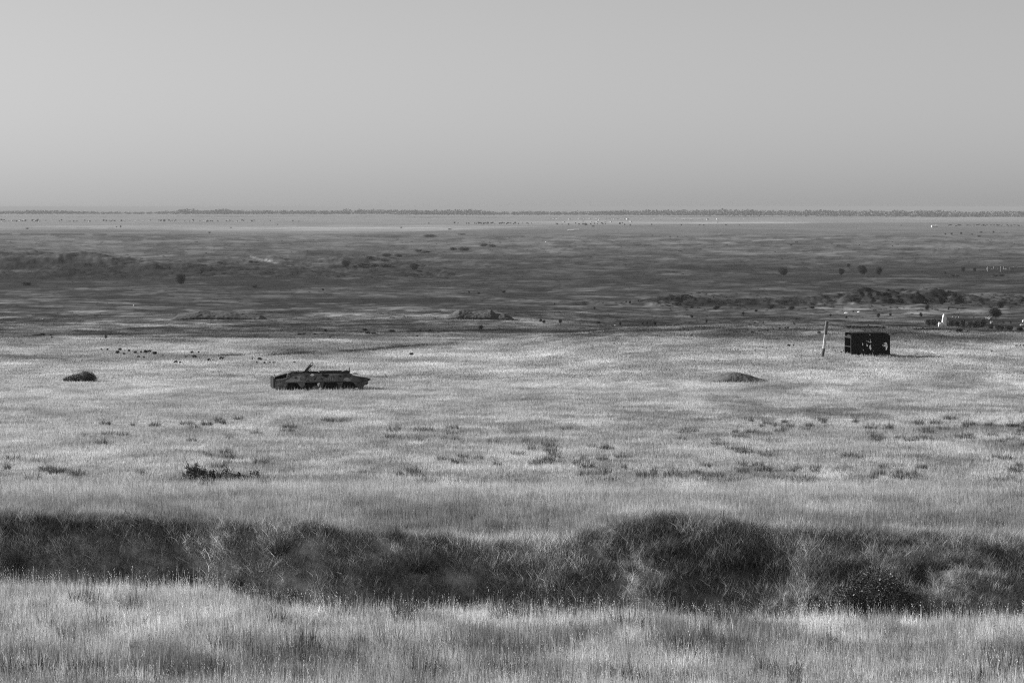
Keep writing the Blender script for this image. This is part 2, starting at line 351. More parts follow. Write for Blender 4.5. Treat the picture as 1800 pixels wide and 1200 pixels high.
M['earthfar'] = mat("grassed_spoil", .075, noise=[(.35, .4), (2.0, .3)]); add_bump(M['earthfar'], .9, .4, .4)

def np_mesh(name, V, Fc, attrs=None, smooth=False):
    """V (n,3), Fc (m,k) all polygons of k corners"""
    V = np.ascontiguousarray(V, dtype=np.float32); Fc = np.ascontiguousarray(Fc, dtype=np.int32)
    me = bpy.data.meshes.new(name)
    me.vertices.add(len(V)); me.vertices.foreach_set("co", V.ravel())
    k = Fc.shape[1]
    me.loops.add(Fc.size); me.loops.foreach_set("vertex_index", Fc.ravel())
    me.polygons.add(len(Fc)); me.polygons.foreach_set("loop_start", np.arange(0, Fc.size, k, dtype=np.int32))
    try: me.polygons.foreach_set("loop_total", np.full(len(Fc), k, dtype=np.int32))
    except Exception: pass
    for nm, arr in (attrs or {}).items():
        at = me.attributes.new(nm, 'FLOAT', 'POINT'); at.data.foreach_set("value", np.ascontiguousarray(arr, dtype=np.float32))
    me.update(calc_edges=True)
    if smooth: me.polygons.foreach_set("use_smooth", np.ones(len(Fc), dtype=bool))
    return me
def link(name, me, m=None, parent=None, loc=None, rot=None, sc=None):
    o = bpy.data.objects.new(name, me); COL.objects.link(o)
    if m is not None and me is not None and not me.materials: me.materials.append(m)
    if parent is not None: o.parent = parent
    if loc is not None: o.location = loc
    if rot is not None: o.rotation_euler = rot
    if sc is not None: o.scale = sc
    return o
def tag(o, label=None, cat=None, group=None, kind=None):
    if label: o["label"] = label
    if cat: o["category"] = cat
    if group: o["group"] = group
    if kind: o["kind"] = kind
    return o
def empty(name, loc, rz=0, rx=0, ry=0):
    o = bpy.data.objects.new(name, None); COL.objects.link(o); o.location = loc; o.rotation_euler = (rx, ry, rz); o.empty_display_size = .3
    return o

# ------------------------------------------------------------------ ground sheet
def rows():
    seg = [(2, 44, 26), (44, 56, 60), (56, 96, 330), (96, 220, 300), (220, 360, 260), (360, 670, 200), (670, 770, 170), (770, 1450, 230), (1450, 3000, 120), (3000, 8000, 110), (8000, 46000, 22)]
    r = []
    for a, b, n in seg:
        r.append(np.exp(np.linspace(math.log(a), math.log(b), n, endpoint=False)))
    return np.concatenate(r + [np.array([46000.0])])
R = rows()
tx = np.concatenate([np.linspace(-1.05, -.23, 30), np.linspace(-.225, .225, 900), np.linspace(.23, 1.05, 30)])
YY, TT = np.meshgrid(R, tx, indexing='ij')
XX = YY * TT
DD = Dn(XX, YY)
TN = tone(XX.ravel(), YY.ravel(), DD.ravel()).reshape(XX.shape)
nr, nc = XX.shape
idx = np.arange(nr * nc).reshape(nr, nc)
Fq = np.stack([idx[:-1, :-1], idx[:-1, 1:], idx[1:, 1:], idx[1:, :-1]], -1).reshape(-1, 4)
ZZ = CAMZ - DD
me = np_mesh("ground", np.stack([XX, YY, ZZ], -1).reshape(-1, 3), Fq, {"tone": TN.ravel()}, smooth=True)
gr = link("ground", me, M['ground']); tag(gr, kind='structure')
LOWZ = float(ZZ.min())

# ------------------------------------------------------------------ haze
bm = bmesh.new(); bmesh.ops.create_cube(bm, size=1)
hz0, hz1 = LOWZ - 1.0, CAMZ + 2.5
for v in bm.verts:
    v.co = Vector((v.co.x * 104000, v.co.y * 52000 + 22000, (hz0 + hz1) / 2 + v.co.z * (hz1 - hz0)))
hm = bpy.data.meshes.new("haze"); bm.to_mesh(hm); bm.free()
HM = bpy.data.materials.new("haze_air"); HM.use_nodes = True; hn = HM.node_tree; hn.nodes.clear()
pv = hn.nodes.new("ShaderNodeVolumePrincipled"); pv.inputs["Color"].default_value = (.44, .44, .44, 1); pv.inputs["Density"].default_value = 7.5e-5
pv.inputs["Anisotropy"].default_value = 0.0
ho = hn.nodes.new("ShaderNodeOutputMaterial"); hn.links.new(pv.outputs[0], ho.inputs["Volume"])
haze = link("haze", hm, HM); tag(haze, kind='stuff')
haze.display_type = 'WIRE'

# ------------------------------------------------------------------ grass clumps (stuff)
rng = np.random.default_rng(11)
def blades(n, spread, h, w, lean, seed, hvar=.35, seg=2, dome=False, bow=.25, sh=(.7, 1.25)):
    """a bunch of n tapering blades; returns V, tri faces, shade"""
    r = np.random.default_rng(seed)
    ang = r.uniform(0, 2 * math.pi, n); rad = spread * np.sqrt(r.uniform(0, 1, n))
    bx, by = rad * np.cos(ang), rad * np.sin(ang)
    la = r.uniform(0, 2 * math.pi, n) if not dome else ang + r.normal(0, .4, n)
    lm = np.abs(r.normal(0, lean, n)) if not dome else r.uniform(0, 1, n) ** .8 * lean
    H = h * (1 + hvar * r.normal(0, 1, n)).clip(.35, 1.9)
    fa = r.uniform(0, math.pi, n); W = w * r.uniform(.6, 1.3, n)
    wxx, wyy = np.cos(fa) * W / 2, np.sin(fa) * W / 2
    V = []; 
    for k in range(seg + 1):
        t = k / seg
        th = lm * (1 + bow * t)
        cx = bx + np.cos(la) * np.sin(th) * H * t; cy = by + np.sin(la) * np.sin(th) * H * t; cz = np.cos(th) * H * t - .03
        if k < seg:
            f = 1 - .45 * t
            V.append(np.stack([cx - wxx * f, cy - wyy * f, cz], -1)); V.append(np.stack([cx + wxx * f, cy + wyy * f, cz], -1))
        else:
            V.append(np.stack([cx, cy, cz], -1))
    nv = len(V)
    VV = np.stack(V, 1).reshape(-1, 3)
    base = (np.arange(n) * nv)[:, None, None]
    T = []
    for k in range(seg - 1):
        a = 2 * k
        T += [[a, a + 1, a + 3], [a, a + 3, a + 2]]
    a = 2 * (seg - 1); T += [[a, a + 1, a + 2]]
    FF = (base + np.array(T)[None]).reshape(-1, 3)
    shd = np.repeat(r.uniform(sh[0], sh[1], n), nv)
    return VV, FF, shd
def join(parts):
    V, Fc, S, o = [], [], [], 0
    for v, f, s in parts:
        V.append(v); Fc.append(f + o); S.append(s); o += len(v)
    return np.concatenate(V), np.concatenate(Fc), np.concatenate(S)
def tmpl(name, parts, m):
    V, Fc, S = join(parts)
    me = np_mesh(name, V, Fc, {"shade": S}); me.materials.append(m)
    return bpy.data.objects.new(name, me)          # never linked: only a source of geometry for the grass

def heads(n, spread, h, seed, size=.02):
    """seed heads: little fat spindles on top of stalks"""
    v, f, s = blades(n, spread, h, .006, .12, seed, .25, seg=2)
    r = np.random.default_rng(seed + 5)
    tips = v.reshape(n, 5, 3)[:, 4, :]
    P = []
    for k in range(3):
        P.append(tips + r.normal(0, size * .5, (n, 3)) + np.array([0, 0, size * (k - 1) * 1.2]))
    o = np.array([[-.35, 0, 0], [.35, 0, 0], [0, .2, 1.0]]) * size
    VV = np.concatenate([p[:, None, :] + o[None] for p in P]).reshape(-1, 3)
    FF = np.arange(len(VV)).reshape(-1, 3)
    return join([(v, f, s), (VV, FF, np.full(len(VV), 1.15))])

T_near = [tmpl("grass_source", [blades(60, .26, .19, .0085, .3, 100 + k, sh=(.45, 1.5)), blades(16, .3, .30, .0065, .15, 120 + k, sh=(.8, 1.7)), heads(3, .3, .34, 140 + k)], M['grass']) for k in range(4)]
T_mid = [tmpl("grass_source", [blades(46, .45, .13, .018, .4, 200 + k, sh=(.62, 1.38)), blades(6, .5, .22, .011, .15, 220 + k)], M['grass']) for k in range(3)]
T_far = [tmpl("grass_source", [blades(40, 1.0, .12, .05, .4, 300 + k, sh=(.8, 1.2))], M['grass']) for k in range(3)]
T_bank = [tmpl("grass_source", [blades(85, .30, .30, .011, .5, 400 + k, bow=1.1, sh=(.35, 1.7)), blades(12, .26, .42, .007, .3, 420 + k, bow=.6, sh=(.5, 1.3))], M['grass']) for k in range(3)]

def gn_scatter(name, pts, tones, rots, scales, picks, sources):
    n = len(pts)
    me = bpy.data.meshes.new(name); me.vertices.add(n); me.vertices.foreach_set("co", np.ascontiguousarray(pts, np.float32).ravel())
    a = me.attributes.new("tone", 'FLOAT', 'POINT'); a.data.foreach_set("value", tones.astype(np.float32))
    a = me.attributes.new("rot", 'FLOAT_VECTOR', 'POINT'); a.data.foreach_set("vector", rots.astype(np.float32).ravel())
    a = me.attributes.new("scl", 'FLOAT_VECTOR', 'POINT'); a.data.foreach_set("vector", scales.astype(np.float32).ravel())
    a = me.attributes.new("pick", 'INT', 'POINT'); a.data.foreach_set("value", picks.astype(np.int32))
    me.update()
    o = link(name, me)
    ng = bpy.data.node_groups.new("grow_" + name, 'GeometryNodeTree')
    ng.interface.new_socket("Geometry", in_out='INPUT', socket_type='NodeSocketGeometry')
    ng.interface.new_socket("Geometry", in_out='OUTPUT', socket_type='NodeSocketGeometry')
    N, Lk = ng.nodes.new, ng.links.new
    gi, go = N("NodeGroupInput"), N("NodeGroupOutput")
    ip = N("GeometryNodeInstanceOnPoints"); ip.inputs["Pick Instance"].default_value = True
    gj = N("GeometryNodeGeometryToInstance")
    for s in reversed(sources):
        oi = N("GeometryNodeObjectInfo"); oi.inputs["Object"].default_value = s; oi.inputs["As Instance"].default_value = False
        Lk(oi.outputs["Geometry"], gj.inputs[0])
    def named(nm, ty):
        q = N("GeometryNodeInputNamedAttribute"); q.data_type = ty; q.inputs["Name"].default_value = nm; return q.outputs[0]
    Lk(gi.outputs[0], ip.inputs["Points"]); Lk(gj.outputs[0], ip.inputs["Instance"])
    Lk(named("pick", 'INT'), ip.inputs["Instance Index"])
    er = N("FunctionNodeEulerToRotation"); Lk(named("rot", 'FLOAT_VECTOR'), er.inputs[0]); Lk(er.outputs[0], ip.inputs["Rotation"])
    Lk(named("scl", 'FLOAT_VECTOR'), ip.inputs["Scale"])
    Lk(ip.outputs[0], go.inputs[0])
    md = o.modifiers.new("grow", 'NODES'); md.node_group = ng
    return o

def zone(y0, y1, dens, half=.205):
    """random points of even density in the visible wedge of land"""
    area = half * (y1 ** 2 - y0 ** 2)
    n = int(area * dens)
    y = np.sqrt(rng.uniform(y0 ** 2, y1 ** 2, n)); x = rng.uniform(-half, half, n) * y
    return x, y
def grow(name, zones, src, hs, tilt=.06, keep=None, tmul=1.0, tv=.16, bank=False):
    X, Y = [], []
    for z in zones:
        x, y = zone(*z); X.append(x); Y.append(y)
    x = np.concatenate(X); y = np.concatenate(Y)
    if keep is not None:
        k = keep(x, y); x, y = x[k], y[k]
    D = Dn(x, y); t = tone(x, y, D) * tmul * np.clip(rng.normal(1, tv, len(x)), .5, 1.6)
    n = len(x)
    hh = hs * rng.uniform(.65, 1.3, n) * (.7 + .6 * fbm(x / 4, y / 4, 91, 3))
    for x0, x1, y0, y1, k_ in ((-18.6, -11.0, 218.4, 219.9, 1.5), (-15.2, -12.6, 218.2, 219.9, 1.9), (30.5, 35.2, 259.5, 262.5, 1.2)):   # uncut stalks along the wrecks
        hh = hh * np.where((x > x0) & (x < x1) & (y > y0) & (y < y1), 1 + k_ * rng.uniform(0, 1, n), 1)
    rot = np.stack([rng.normal(0, tilt, n), rng.normal(0, tilt, n), rng.uniform(0, 6.28, n)], -1)
    if bank:
        rot[:, 0] = rng.normal(.35, .2, n); rot[:, 1] = rng.normal(.25, .22, n); rot[:, 2] = rng.uniform(-.6, .6, n)
    scl = np.stack([rng.uniform(.85, 1.2, n), rng.uniform(.85, 1.2, n), hh], -1)
    o = gn_scatter(name, np.stack([x, y, CAMZ - D], -1), t, rot, scl, rng.integers(0, len(src), n), src)
    tag(o, kind='stuff')
    return o
def pxof(x, y): return 900 + F * x / y
on_bank = lambda x, y: (y > lip(pxof(x, y)) + 2.0) & (y < 83.4)
g1 = grow("dry_grass", [(41, 100, 17)], T_near, 1.0, tmul=1.08, tv=.24, keep=lambda x, y: ~on_bank(x, y))
g1["label"] = "tall dry grass covering the foreground and both sides of the gully"; g1["category"] = "grass"
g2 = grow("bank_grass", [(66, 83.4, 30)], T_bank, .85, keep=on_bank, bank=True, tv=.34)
g2["label"] = "matted darker grass hanging down the far bank of the gully"; g2["category"] = "grass"
g3 = grow("meadow_grass", [(96, 150, 8.0), (150, 235, 4.5)], T_mid, 1.0, tv=.17)
g3["label"] = "pale dry grass of the open field around the wrecks"; g3["category"] = "grass"
g4 = grow("steppe_grass", [(230, 640, 2.2)], T_far, 1.0, tv=.13, keep=lambda x, y: rng.uniform(0, 1, len(x)) < np.interp(y + 26 * (fbm(x / 30., y / 30., 93, 3) - .5) * 4, [280, 400, 500, 640], [1, .42, .16, .0]))
g4["label"] = "short dry grass on the slope beyond the wrecks"; g4["category"] = "grass"
#@@OBJECTS@@
# ================================================================== OBJECTS
class MB:
    """collects polygons of one mesh object"""
    def __init__(self): self.v = []; self.f = []
    def add(self, vs, fs):
        o = len(self.v); self.v += [tuple(p) for p in vs]; self.f += [tuple(i + o for i in q) for q in fs]; return self
    def box(self, x0, x1, y0, y1, z0, z1):
        return self.add([(x0, y0, z0), (x1, y0, z0), (x1, y1, z0), (x0, y1, z0), (x0, y0, z1), (x1, y0, z1), (x1, y1, z1), (x0, y1, z1)],
                        [(3, 2, 1, 0), (4, 5, 6, 7), (0, 1, 5, 4), (1, 2, 6, 5), (2, 3, 7, 6), (3, 0, 4, 7)])
    def prism(self, poly, a, b, axis='y'):
        """polygon in the x-z plane pushed from y=a to y=b (or x-y polygon in z)"""
        n = len(poly)
        if axis == 'y': lo = [(p[0], a, p[1]) for p in poly]; hi = [(p[0], b, p[1]) for p in poly]
        elif axis == 'z': lo = [(p[0], p[1], a) for p in poly]; hi = [(p[0], p[1], b) for p in poly]
        else: lo = [(a, p[0], p[1]) for p in poly]; hi = [(b, p[0], p[1]) for p in poly]
        return self.add(lo + hi, [tuple(range(n)), tuple(range(2 * n - 1, n - 1, -1))] + [(i, i + n, (i + 1) % n + n, (i + 1) % n) for i in range(n)])
    def tube(self, pts, rad, n=7):
        pts = [Vector(p) for p in pts]; rad = rad if isinstance(rad, (list, tuple)) else [rad] * len(pts)
        o = len(self.v)
        for k, p in enumerate(pts):
            t = (pts[min(k + 1, len(pts) - 1)] - pts[max(k - 1, 0)]).normalized()
            u = t.orthogonal().normalized() if k == 0 else (u - t * u.dot(t)).normalized()
            w = t.cross(u)
            for i in range(n):
                a = 2 * math.pi * i / n; q = p + (u * math.cos(a) + w * math.sin(a)) * rad[k]; self.v.append(tuple(q))
        for k in range(len(pts) - 1):
            for i in range(n):
                a = o + k * n + i; b = o + k * n + (i + 1) % n; self.f.append((a, b, b + n, a + n))
        self.f.append(tuple(o + i for i in range(n - 1, -1, -1))); self.f.append(tuple(o + (len(pts) - 1) * n + i for i in range(n)))
        return self
    def build(self, name, m, parent=None, bevel=0, jit=0, smooth=False):
        me = bpy.data.meshes.new(name)
        v = self.v
        if jit: v = [(a + random.uniform(-jit, jit), b + random.uniform(-jit, jit), c + random.uniform(-jit, jit)) for a, b, c in v]
        me.from_pydata(v, [], self.f); me.update()
        bmm = bmesh.new(); bmm.from_mesh(me); bmesh.ops.recalc_face_normals(bmm, faces=bmm.faces)
        if bevel: bmesh.ops.bevel(bmm, geom=bmm.edges[:], offset=bevel, segments=1, affect='EDGES')
        bmm.to_mesh(me); bmm.free()
        if smooth:
            for p in me.polygons: p.use_smooth = True
        return link(name, me, m, parent)

# ---------------------------------------------------------------- foliage meshes
def leafcloud(n, lobes, size, seed, shade=(.6, 1.5), flat=.0):
    """n leaf quads spread through lobes [(x,y,z,rx,ry,rz)], denser towards the surface, with gaps"""
    r = np.random.default_rng(seed)
    w = np.array([l[3] * l[4] * l[5] for l in lobes]) ** .67; w /= w.sum()
    li = r.choice(len(lobes), n, p=w); Lb = np.array(lobes)[li]
    d = r.normal(0, 1, (n, 3)); d /= np.linalg.norm(d, axis=1)[:, None]
    rr = r.uniform(.12, 1, n) ** .42
    # clumps: pull leaves together around random directions
    c = vnoise(d[:, 0] * 3.1 + 9 + li, d[:, 1] * 3.1 + d[:, 2] * 2.3 + 4, seed)
    rr = rr * (.78 + .42 * c)
    P = Lb[:, :3] + d * rr[:, None] * Lb[:, 3:]
    keep = (c > .22) | (r.uniform(0, 1, n) < .35)
    P = P[keep]; n = len(P)
    P[:, 2] = np.maximum(P[:, 2], .01)
    a = r.normal(0, 1, (n, 3)); a /= np.linalg.norm(a, axis=1)[:, None]
    b = np.cross(a, r.normal(0, 1, (n, 3))); b /= np.linalg.norm(b, axis=1)[:, None]
    s = size * r.uniform(.55, 1.4, n)[:, None]
    a *= s * .5; b *= s * .28
    V = np.stack([P - a, P - b, P + a, P + b], 1).reshape(-1, 3)
    return V, np.arange(4 * n).reshape(-1, 4), np.repeat(r.uniform(shade[0], shade[1], n) * (.7 + .6 * c[keep]), 4)
def leafmesh(name, *a, **k):
    V, Fq_, S = leafcloud(*a, **k); return np_mesh(name, V, Fq_, {"shade": S})
def limbs(lobes, trunk_h, r0, seed, n=7):
    q = MB(); rr = random.Random(seed)
    if trunk_h > 0: q.tube([(0, 0, -.25), (0.02, 0, trunk_h * .5), (rr.uniform(-.05, .05), 0, trunk_h)], [r0 * 1.25, r0, r0 * .8], 7)
    for l in (lobes * 4)[:n]:
        e = Vector((l[0] + rr.uniform(-.6, .6) * l[3], l[1] + rr.uniform(-.6, .6) * l[4], l[2] + rr.uniform(-.2, .7) * l[5]))
        s = Vector((0, 0, trunk_h * rr.uniform(.7, 1))) if trunk_h > 0 else Vector((l[0] * .5 + rr.uniform(-.1, .1), l[1] * .5, -.05))
        m_ = (s + e) / 2 + Vector((rr.uniform(-.1, .1), rr.uniform(-.1, .1), rr.uniform(.0, .15)))
        q.tube([s, m_, e], [r0 * .5, r0 * .32, r0 * .08], 5)
    return q
def ellip_lobes(seed, w, h, n, base=.0, dep=None):
    """lobes of a rounded plant of width w and height h standing on z=base"""
    r = random.Random(seed); dep = dep or w; L = []
    for k in range(n):
        a = r.uniform(0, 6.28); q = r.uniform(.1, .55)
        cz = base + (h - base) * r.uniform(.32, .70)
        x = math.cos(a) * q * w / 2; y = math.sin(a) * q * dep / 2
        rz = min(cz - base, h - cz) * r.uniform(.85, 1.0) + .06 * h
        L.append((x, y, cz, w * r.uniform(.20, .34), dep * r.uniform(.2, .34), rz))
    L.append((0, 0, base + (h - base) * .5, w * .36, dep * .36, (h - base) * .46))
    return L

# ---------------------------------------------------------------- wrecked armoured carrier
def carrier():
    gx, gy, gz = ground(484.6, 686.5)
    K = gy / F                                            # metres per picture pixel there
    rt = empty("armoured_carrier", (gx, gy, gz), RAD(10.8))
    tag(rt, "burnt-out rusty armoured carrier hull without wheels, pointed nose right, sunk in pale grass", "armoured vehicle")
    S = K / .998
    sx = lambda p: (p - 484.6) * S
    sz = lambda p: (686.5 - p) * K
    sq = lambda p: sx(p) + .147                              # things on the centre line, 1.4 m further back
    # stations: x, z_roof, half width roof, z_sponson, half width sponson, z_bottom, half width bottom
    st = [(sx(484.6), sz(663.0), .92, sz(672.6), 1.36, .10, .80), (sx(493), sz(660.3), .95, sz(672.9), 1.39, .05, .82), (sx(505), sz(657.2), .92, sz(673.0), 1.40, .0, .84), (sx(512), sz(655.8), .88, sz(672.7), 1.40, .0, .84),
          (sx(535), sz(655.6), .86, sz(672.4), 1.40, .0, .84), (sx(565), sz(656.0), .86, sz(672.2), 1.40, .0, .84), (sx(590), sz(656.3), .86, sz(672.0), 1.40, .0, .84), (sx(610), sz(656.6), .86, sz(672.0), 1.38, .0, .84),
          (sx(617.5), sz(657.6), .86, sz(672.4), 1.36, .0, .82), (sx(624), sz(660.8), .84, sz(673.2), 1.33, .05, .80), (sx(628.5), sz(663.6), .82, sz(673.6), 1.28, .10, .78), (sx(638), sz(664.9), .78, sz(672.8), 1.20, .16, .74),
          (sx(648.6), sz(666.6), .60, sz(670.8), 1.08, .42, .70), (sx(653.4), sz(669.0), .45, sz(669.9), .62, .68, .42)]
    CY = 1.40
    def ring(s):
        x, zr, hr, zs, hs, zb, hb = s
        zm = (zr + zs) / 2; hm_ = (hr + hs) / 2 + .02
        return [(x, CY - hb, zb), (x, CY - hb, zs - .04), (x, CY - hs, zs), (x, CY - hm_, zm), (x, CY - hr, zr), (x, CY + hr, zr), (x, CY + hm_, zm), (x, CY + hs, zs), (x, CY + hb, zs - .04), (x, CY + hb, zb)]
    V = [p for s in st for p in ring(s)]; n = 10; Fc = []
    for k in range(len(st) - 1):
        for i in range(n):
            if k in (0, 1) and i == 3: continue           # torn shoulder plates: dark engine bay shows
            if k in (4,) and i == 4: continue             # open roof hatches
            a = k * n + i; b = k * n + (i + 1) % n
            Fc.append((a, b, b + n, a + n))
    Fc.append(tuple(range(n))); Fc.append(tuple((len(st) - 1) * n + i for i in range(n - 1, -1, -1)))
    me = bpy.data.meshes.new("hull"); me.from_pydata(V, [], Fc); me.update()
    bmm = bmesh.new(); bmm.from_mesh(me); bmesh.ops.recalc_face_normals(bmm, faces=bmm.faces)
    bmesh.ops.subdivide_edges(bmm, edges=bmm.edges[:], cuts=2, use_grid_fill=True)
    for v in bmm.verts:
        q = v.co; dn = (float(fbm(np.array([q.x * 1.7]), np.array([q.z * 2.2 + q.y]), 5, 3)[0]) - .5) * .07
        v.co += v.normal * dn
    bmm.to_mesh(me); bmm.free()
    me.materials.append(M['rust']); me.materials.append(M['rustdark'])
    for p in me.polygons:                                # belly and wheel wells: recess shade put in as black colour
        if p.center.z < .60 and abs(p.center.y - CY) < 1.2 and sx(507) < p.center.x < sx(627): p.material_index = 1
    hull = link("hull", me, None, rt)
    sol = hull.modifiers.new("plate", 'SOLIDIFY'); sol.thickness = .018; sol.offset = -1
    # roof edge, far coaming and strips that read dark along the top
    MB().box(sx(513), sx(617), CY - .90, CY - .84, sz(657.6), sz(655.2)).build("roof_rail", M['rustdark'], rt, .006, .006)
    MB().box(sx(515), sx(541), CY - .2, CY + .5, sz(655.6), sz(654.6)).box(sx(566), sx(612), CY - .1, CY + .6, sz(656.2), sz(654.6)).build("roof_plate", M['rustdark'], rt, .008, .012)
    # shoulder frame bars round the opening
    a, b = Vector((sx(485), CY - 1.20, sz(667.6))), Vector((sx(505), CY - 1.17, sz(664.6)))
    fb = MB().tube([a, (a + b) / 2 + Vector((0, 0, -.02)), b], .035, 6)
    fb.tube([(sx(485.2), CY - .95, sz(662.6)), (sx(494), CY - .97, sz(659.4)), (sx(505), CY - .95, sz(656.6))], .03, 6)
    fb.tube([b, (sx(507.5), CY - .92, sz(656.4))], .03, 6).tube([(sx(510), CY - 1.1, sz(661.5)), (sx(506), CY - .93, sz(656.6))], .025, 6)
    fb.build("engine_bay_frame", M['rustlight'], rt)
    # rear face: frame and two recessed door leaves
    rf = MB().box(-.05, .0, CY - 1.28, CY - 1.18, .12, sz(664)).box(-.05, 0, CY + 1.16, CY + 1.26, .16, sz(664)).box(-.05, 0, CY - .06, CY + .06, .14, sz(663.4)).box(-.05, 0, CY - 1.18, CY + 1.16, sz(664.4), sz(663.2))
    rfo = rf.build("rear_frame", M['rustdark'], rt, .006)
    for yy in (-.62, .60):
        d = MB().box(-.15, -.008, CY + yy - .52, CY + yy + .50, .16, sz(665)).build("rear_door", M['rustdark'], rfo, .008)
    MB().tube([(.02, CY - .9, sz(662.5)), (-.03, CY - .9, sz(659.0))], [.04, .03], 6).build("lifting_eye", M['rustdark'], rt)
    # lower side plates between the empty wheel arches (near side, repeated on the far side)
    zs = sz(673.1)
    plates = [[(.0, .0), (.0, zs), (sx(506), zs - .01), (sx(503.2), .36), (sx(500.5), .0)],
              [(sx(522.5), zs), (sx(536.5), zs), (sx(535.5), .34), (sx(532.2), .12), (sx(528), .30), (sx(524.5), .48)],
              [(sx(549.8), .30), (sx(556), .36), (sx(558.8), .30), (sx(559.5), .0), (sx(550.4), .0)],
              [(sx(560.6), zs), (sx(569.8), zs), (sx(567.5), .22), (sx(567.0), .0), (sx(560.6), .0)],
              [(sx(593), zs), (sx(604), zs), (sx(602.5), .4), (sx(601.5), .0), (sx(595.5), .0), (sx(595.2), .38)],
              [(sx(622.0), zs - .02), (sx(628.5), sz(674.6)), (sx(638), sz(673.4)), (sx(649.6), sz(670.2)), (sx(645.6), sz(675.5)), (sx(641), sz(680)), (sx(639.2), .02), (sx(631), .02), (sx(627.5), .30)]]
    for side in (0, 1):
        ya = CY - 1.385 if side == 0 else CY + 1.34
        for pl in plates:
            MB().prism(pl, ya, ya + .03).build("wheel_arch_plate", M['rust'], rt, .004)
    # arch lips
    for x0, x1 in ((506, 522.5), (536.5, 560.5), (569.8, 593), (604, 622)):
        MB().box(sx(x0), sx(x1), CY - 1.40, CY - 1.34, zs - .035, zs + .004).build("arch_lip", M['rustdark'], rt)
    # hub stubs left in the arches
    for px_ in (514, 545, 583, 616.5):
        cx = sx(px_); q = MB()
        q.tube([(cx, CY - .84, .28), (cx, CY - 1.16, .28)], [.10, .085], 10)
        q.tube([(cx, CY - 1.16, .28), (cx, CY - 1.20, .28)], [.20, .19], 14)
        q.build("wheel_hub", M['rustdark'], rt)
    # small bright white plates in the arches
    MB().prism([(sx(558.2), sz(674.6)), (sx(561.8), sz(673.0)), (sx(562.0), sz(675.4)), (sx(560.6), sz(679.6)), (sx(559.2), sz(680.2)), (sx(558.0), sz(676.8))], CY - 1.46, CY - 1.43).build("white_plate", M['white'], rt)
    MB().prism([(sx(560.4), sz(682.2)), (sx(566.2), sz(682.0)), (sx(565.8), sz(684.2)), (sx(563.4), sz(685.2)), (sx(561.4), sz(685.0))], CY - 1.50, CY - 1.46).build("white_plate", M['white'], rt)
    MB().box(sx(542.2), sx(542.9), CY - 1.47, CY - 1.44, .02, sz(682.6)).box(sx(542.2), sx(544.4), CY - 1.47, CY - 1.44, sz(683.6), sz(682.8)).build("bent_bracket", M['rustlight'], rt)
    # paint bubbles and scoured patches on the sloping side, 3 mm proud of the plate
    def onside(px_, py_, off=.012):
        z = sz(py_); z0, z1 = sz(672.3), sz(656.2); t = min(max((z - z0) / (z1 - z0), 0), 1)
        return (sx(px_), CY - (1.40 + (.86 - 1.40) * t) - off - .02, z)
    def blot(name, pts, m, off=.014):
        MB().add([onside(a, b, off) for a, b in pts] + [onside(a, b, off - .012) for a, b in pts],
                 [tuple(range(len(pts)))] + [(i, (i + 1) % len(pts), (i + 1) % len(pts) + len(pts), i + len(pts)) for i in range(len(pts))]).build(name, m, rt)
    blot("white_patch", [(545.8, 660.2), (548.0, 659.3), (549.2, 657.6), (551.6, 657.8), (553.6, 659.6), (552.2, 661.4), (550.0, 661.9), (547.4, 661.0)], M['white'])  # bright white patch on the sloping upper side
    blot("scoured_patch", [(580.0, 658.8), (588.5, 659.9), (587.0, 660.9), (581.0, 660.2)], M['rustlight'])
    blot("scoured_patch", [(515, 663), (524, 661), (535, 662), (545, 664), (540, 669), (528, 671), (510, 671.5), (500, 671)], M['rustlight'], .006)
    blot("scoured_patch", [(607, 666), (612, 664.5), (616, 667), (619, 671), (610, 671.5), (604, 670)], M['rustlight'], .006)
    for pts in ([(568, 658.2), (570.6, 658.6), (570.4, 660.8), (568.4, 660.6)], [(564.8, 664.2), (567.4, 665.4), (569.2, 668.2), (566.6, 667.2)], [(599, 661.6), (602, 661.9), (600.8, 664.0), (598.2, 663.2)], [(617, 661.6), (619.6, 661.8), (618.6, 663.0), (616.8, 662.8)],
                [(553.0, 666.2), (556.4, 664.8), (555.8, 667.6), (553.8, 668.8)], [(520.6, 662.8), (522.6, 662.6), (521.6, 665.0), (519.4, 665.4)], [(570, 659.2), (580, 659.4), (576, 664.4), (571, 662.8), (566, 661)]):
        blot("shell_hole", pts, M['rustdark'], .02)
    for x0, w_ in ((578.6, 1.0), (581.6, 1.2), (585.2, 1.3), (589.6, 1.0), (593.2, .9)):      # remains of painted digits, unreadable
        blot("paint_remnant", [(x0, 664.6), (x0 + w_, 664.2), (x0 + w_ * .8, 669.8), (x0 - .3, 670.2)], M['rustlight'], .02)
    # things standing on the roof
    hp = MB()
    p0, p1 = Vector((sq(536.2), CY + .1, sz(656.2))), Vector((sq(550.0), CY + .1, sz(640.2)))
    d = (p1 - p0).normalized(); u = Vector((d.z, 0, -d.x))
    for o_, r_ in ((-.05, .032), (.075, .038)): hp.tube([p0 + u * o_, p1 + u * o_ * 1.5], r_, 7)
    hp.tube([p1 - u * .075, p1 + d * .04, p1 + u * .11], .035, 6)
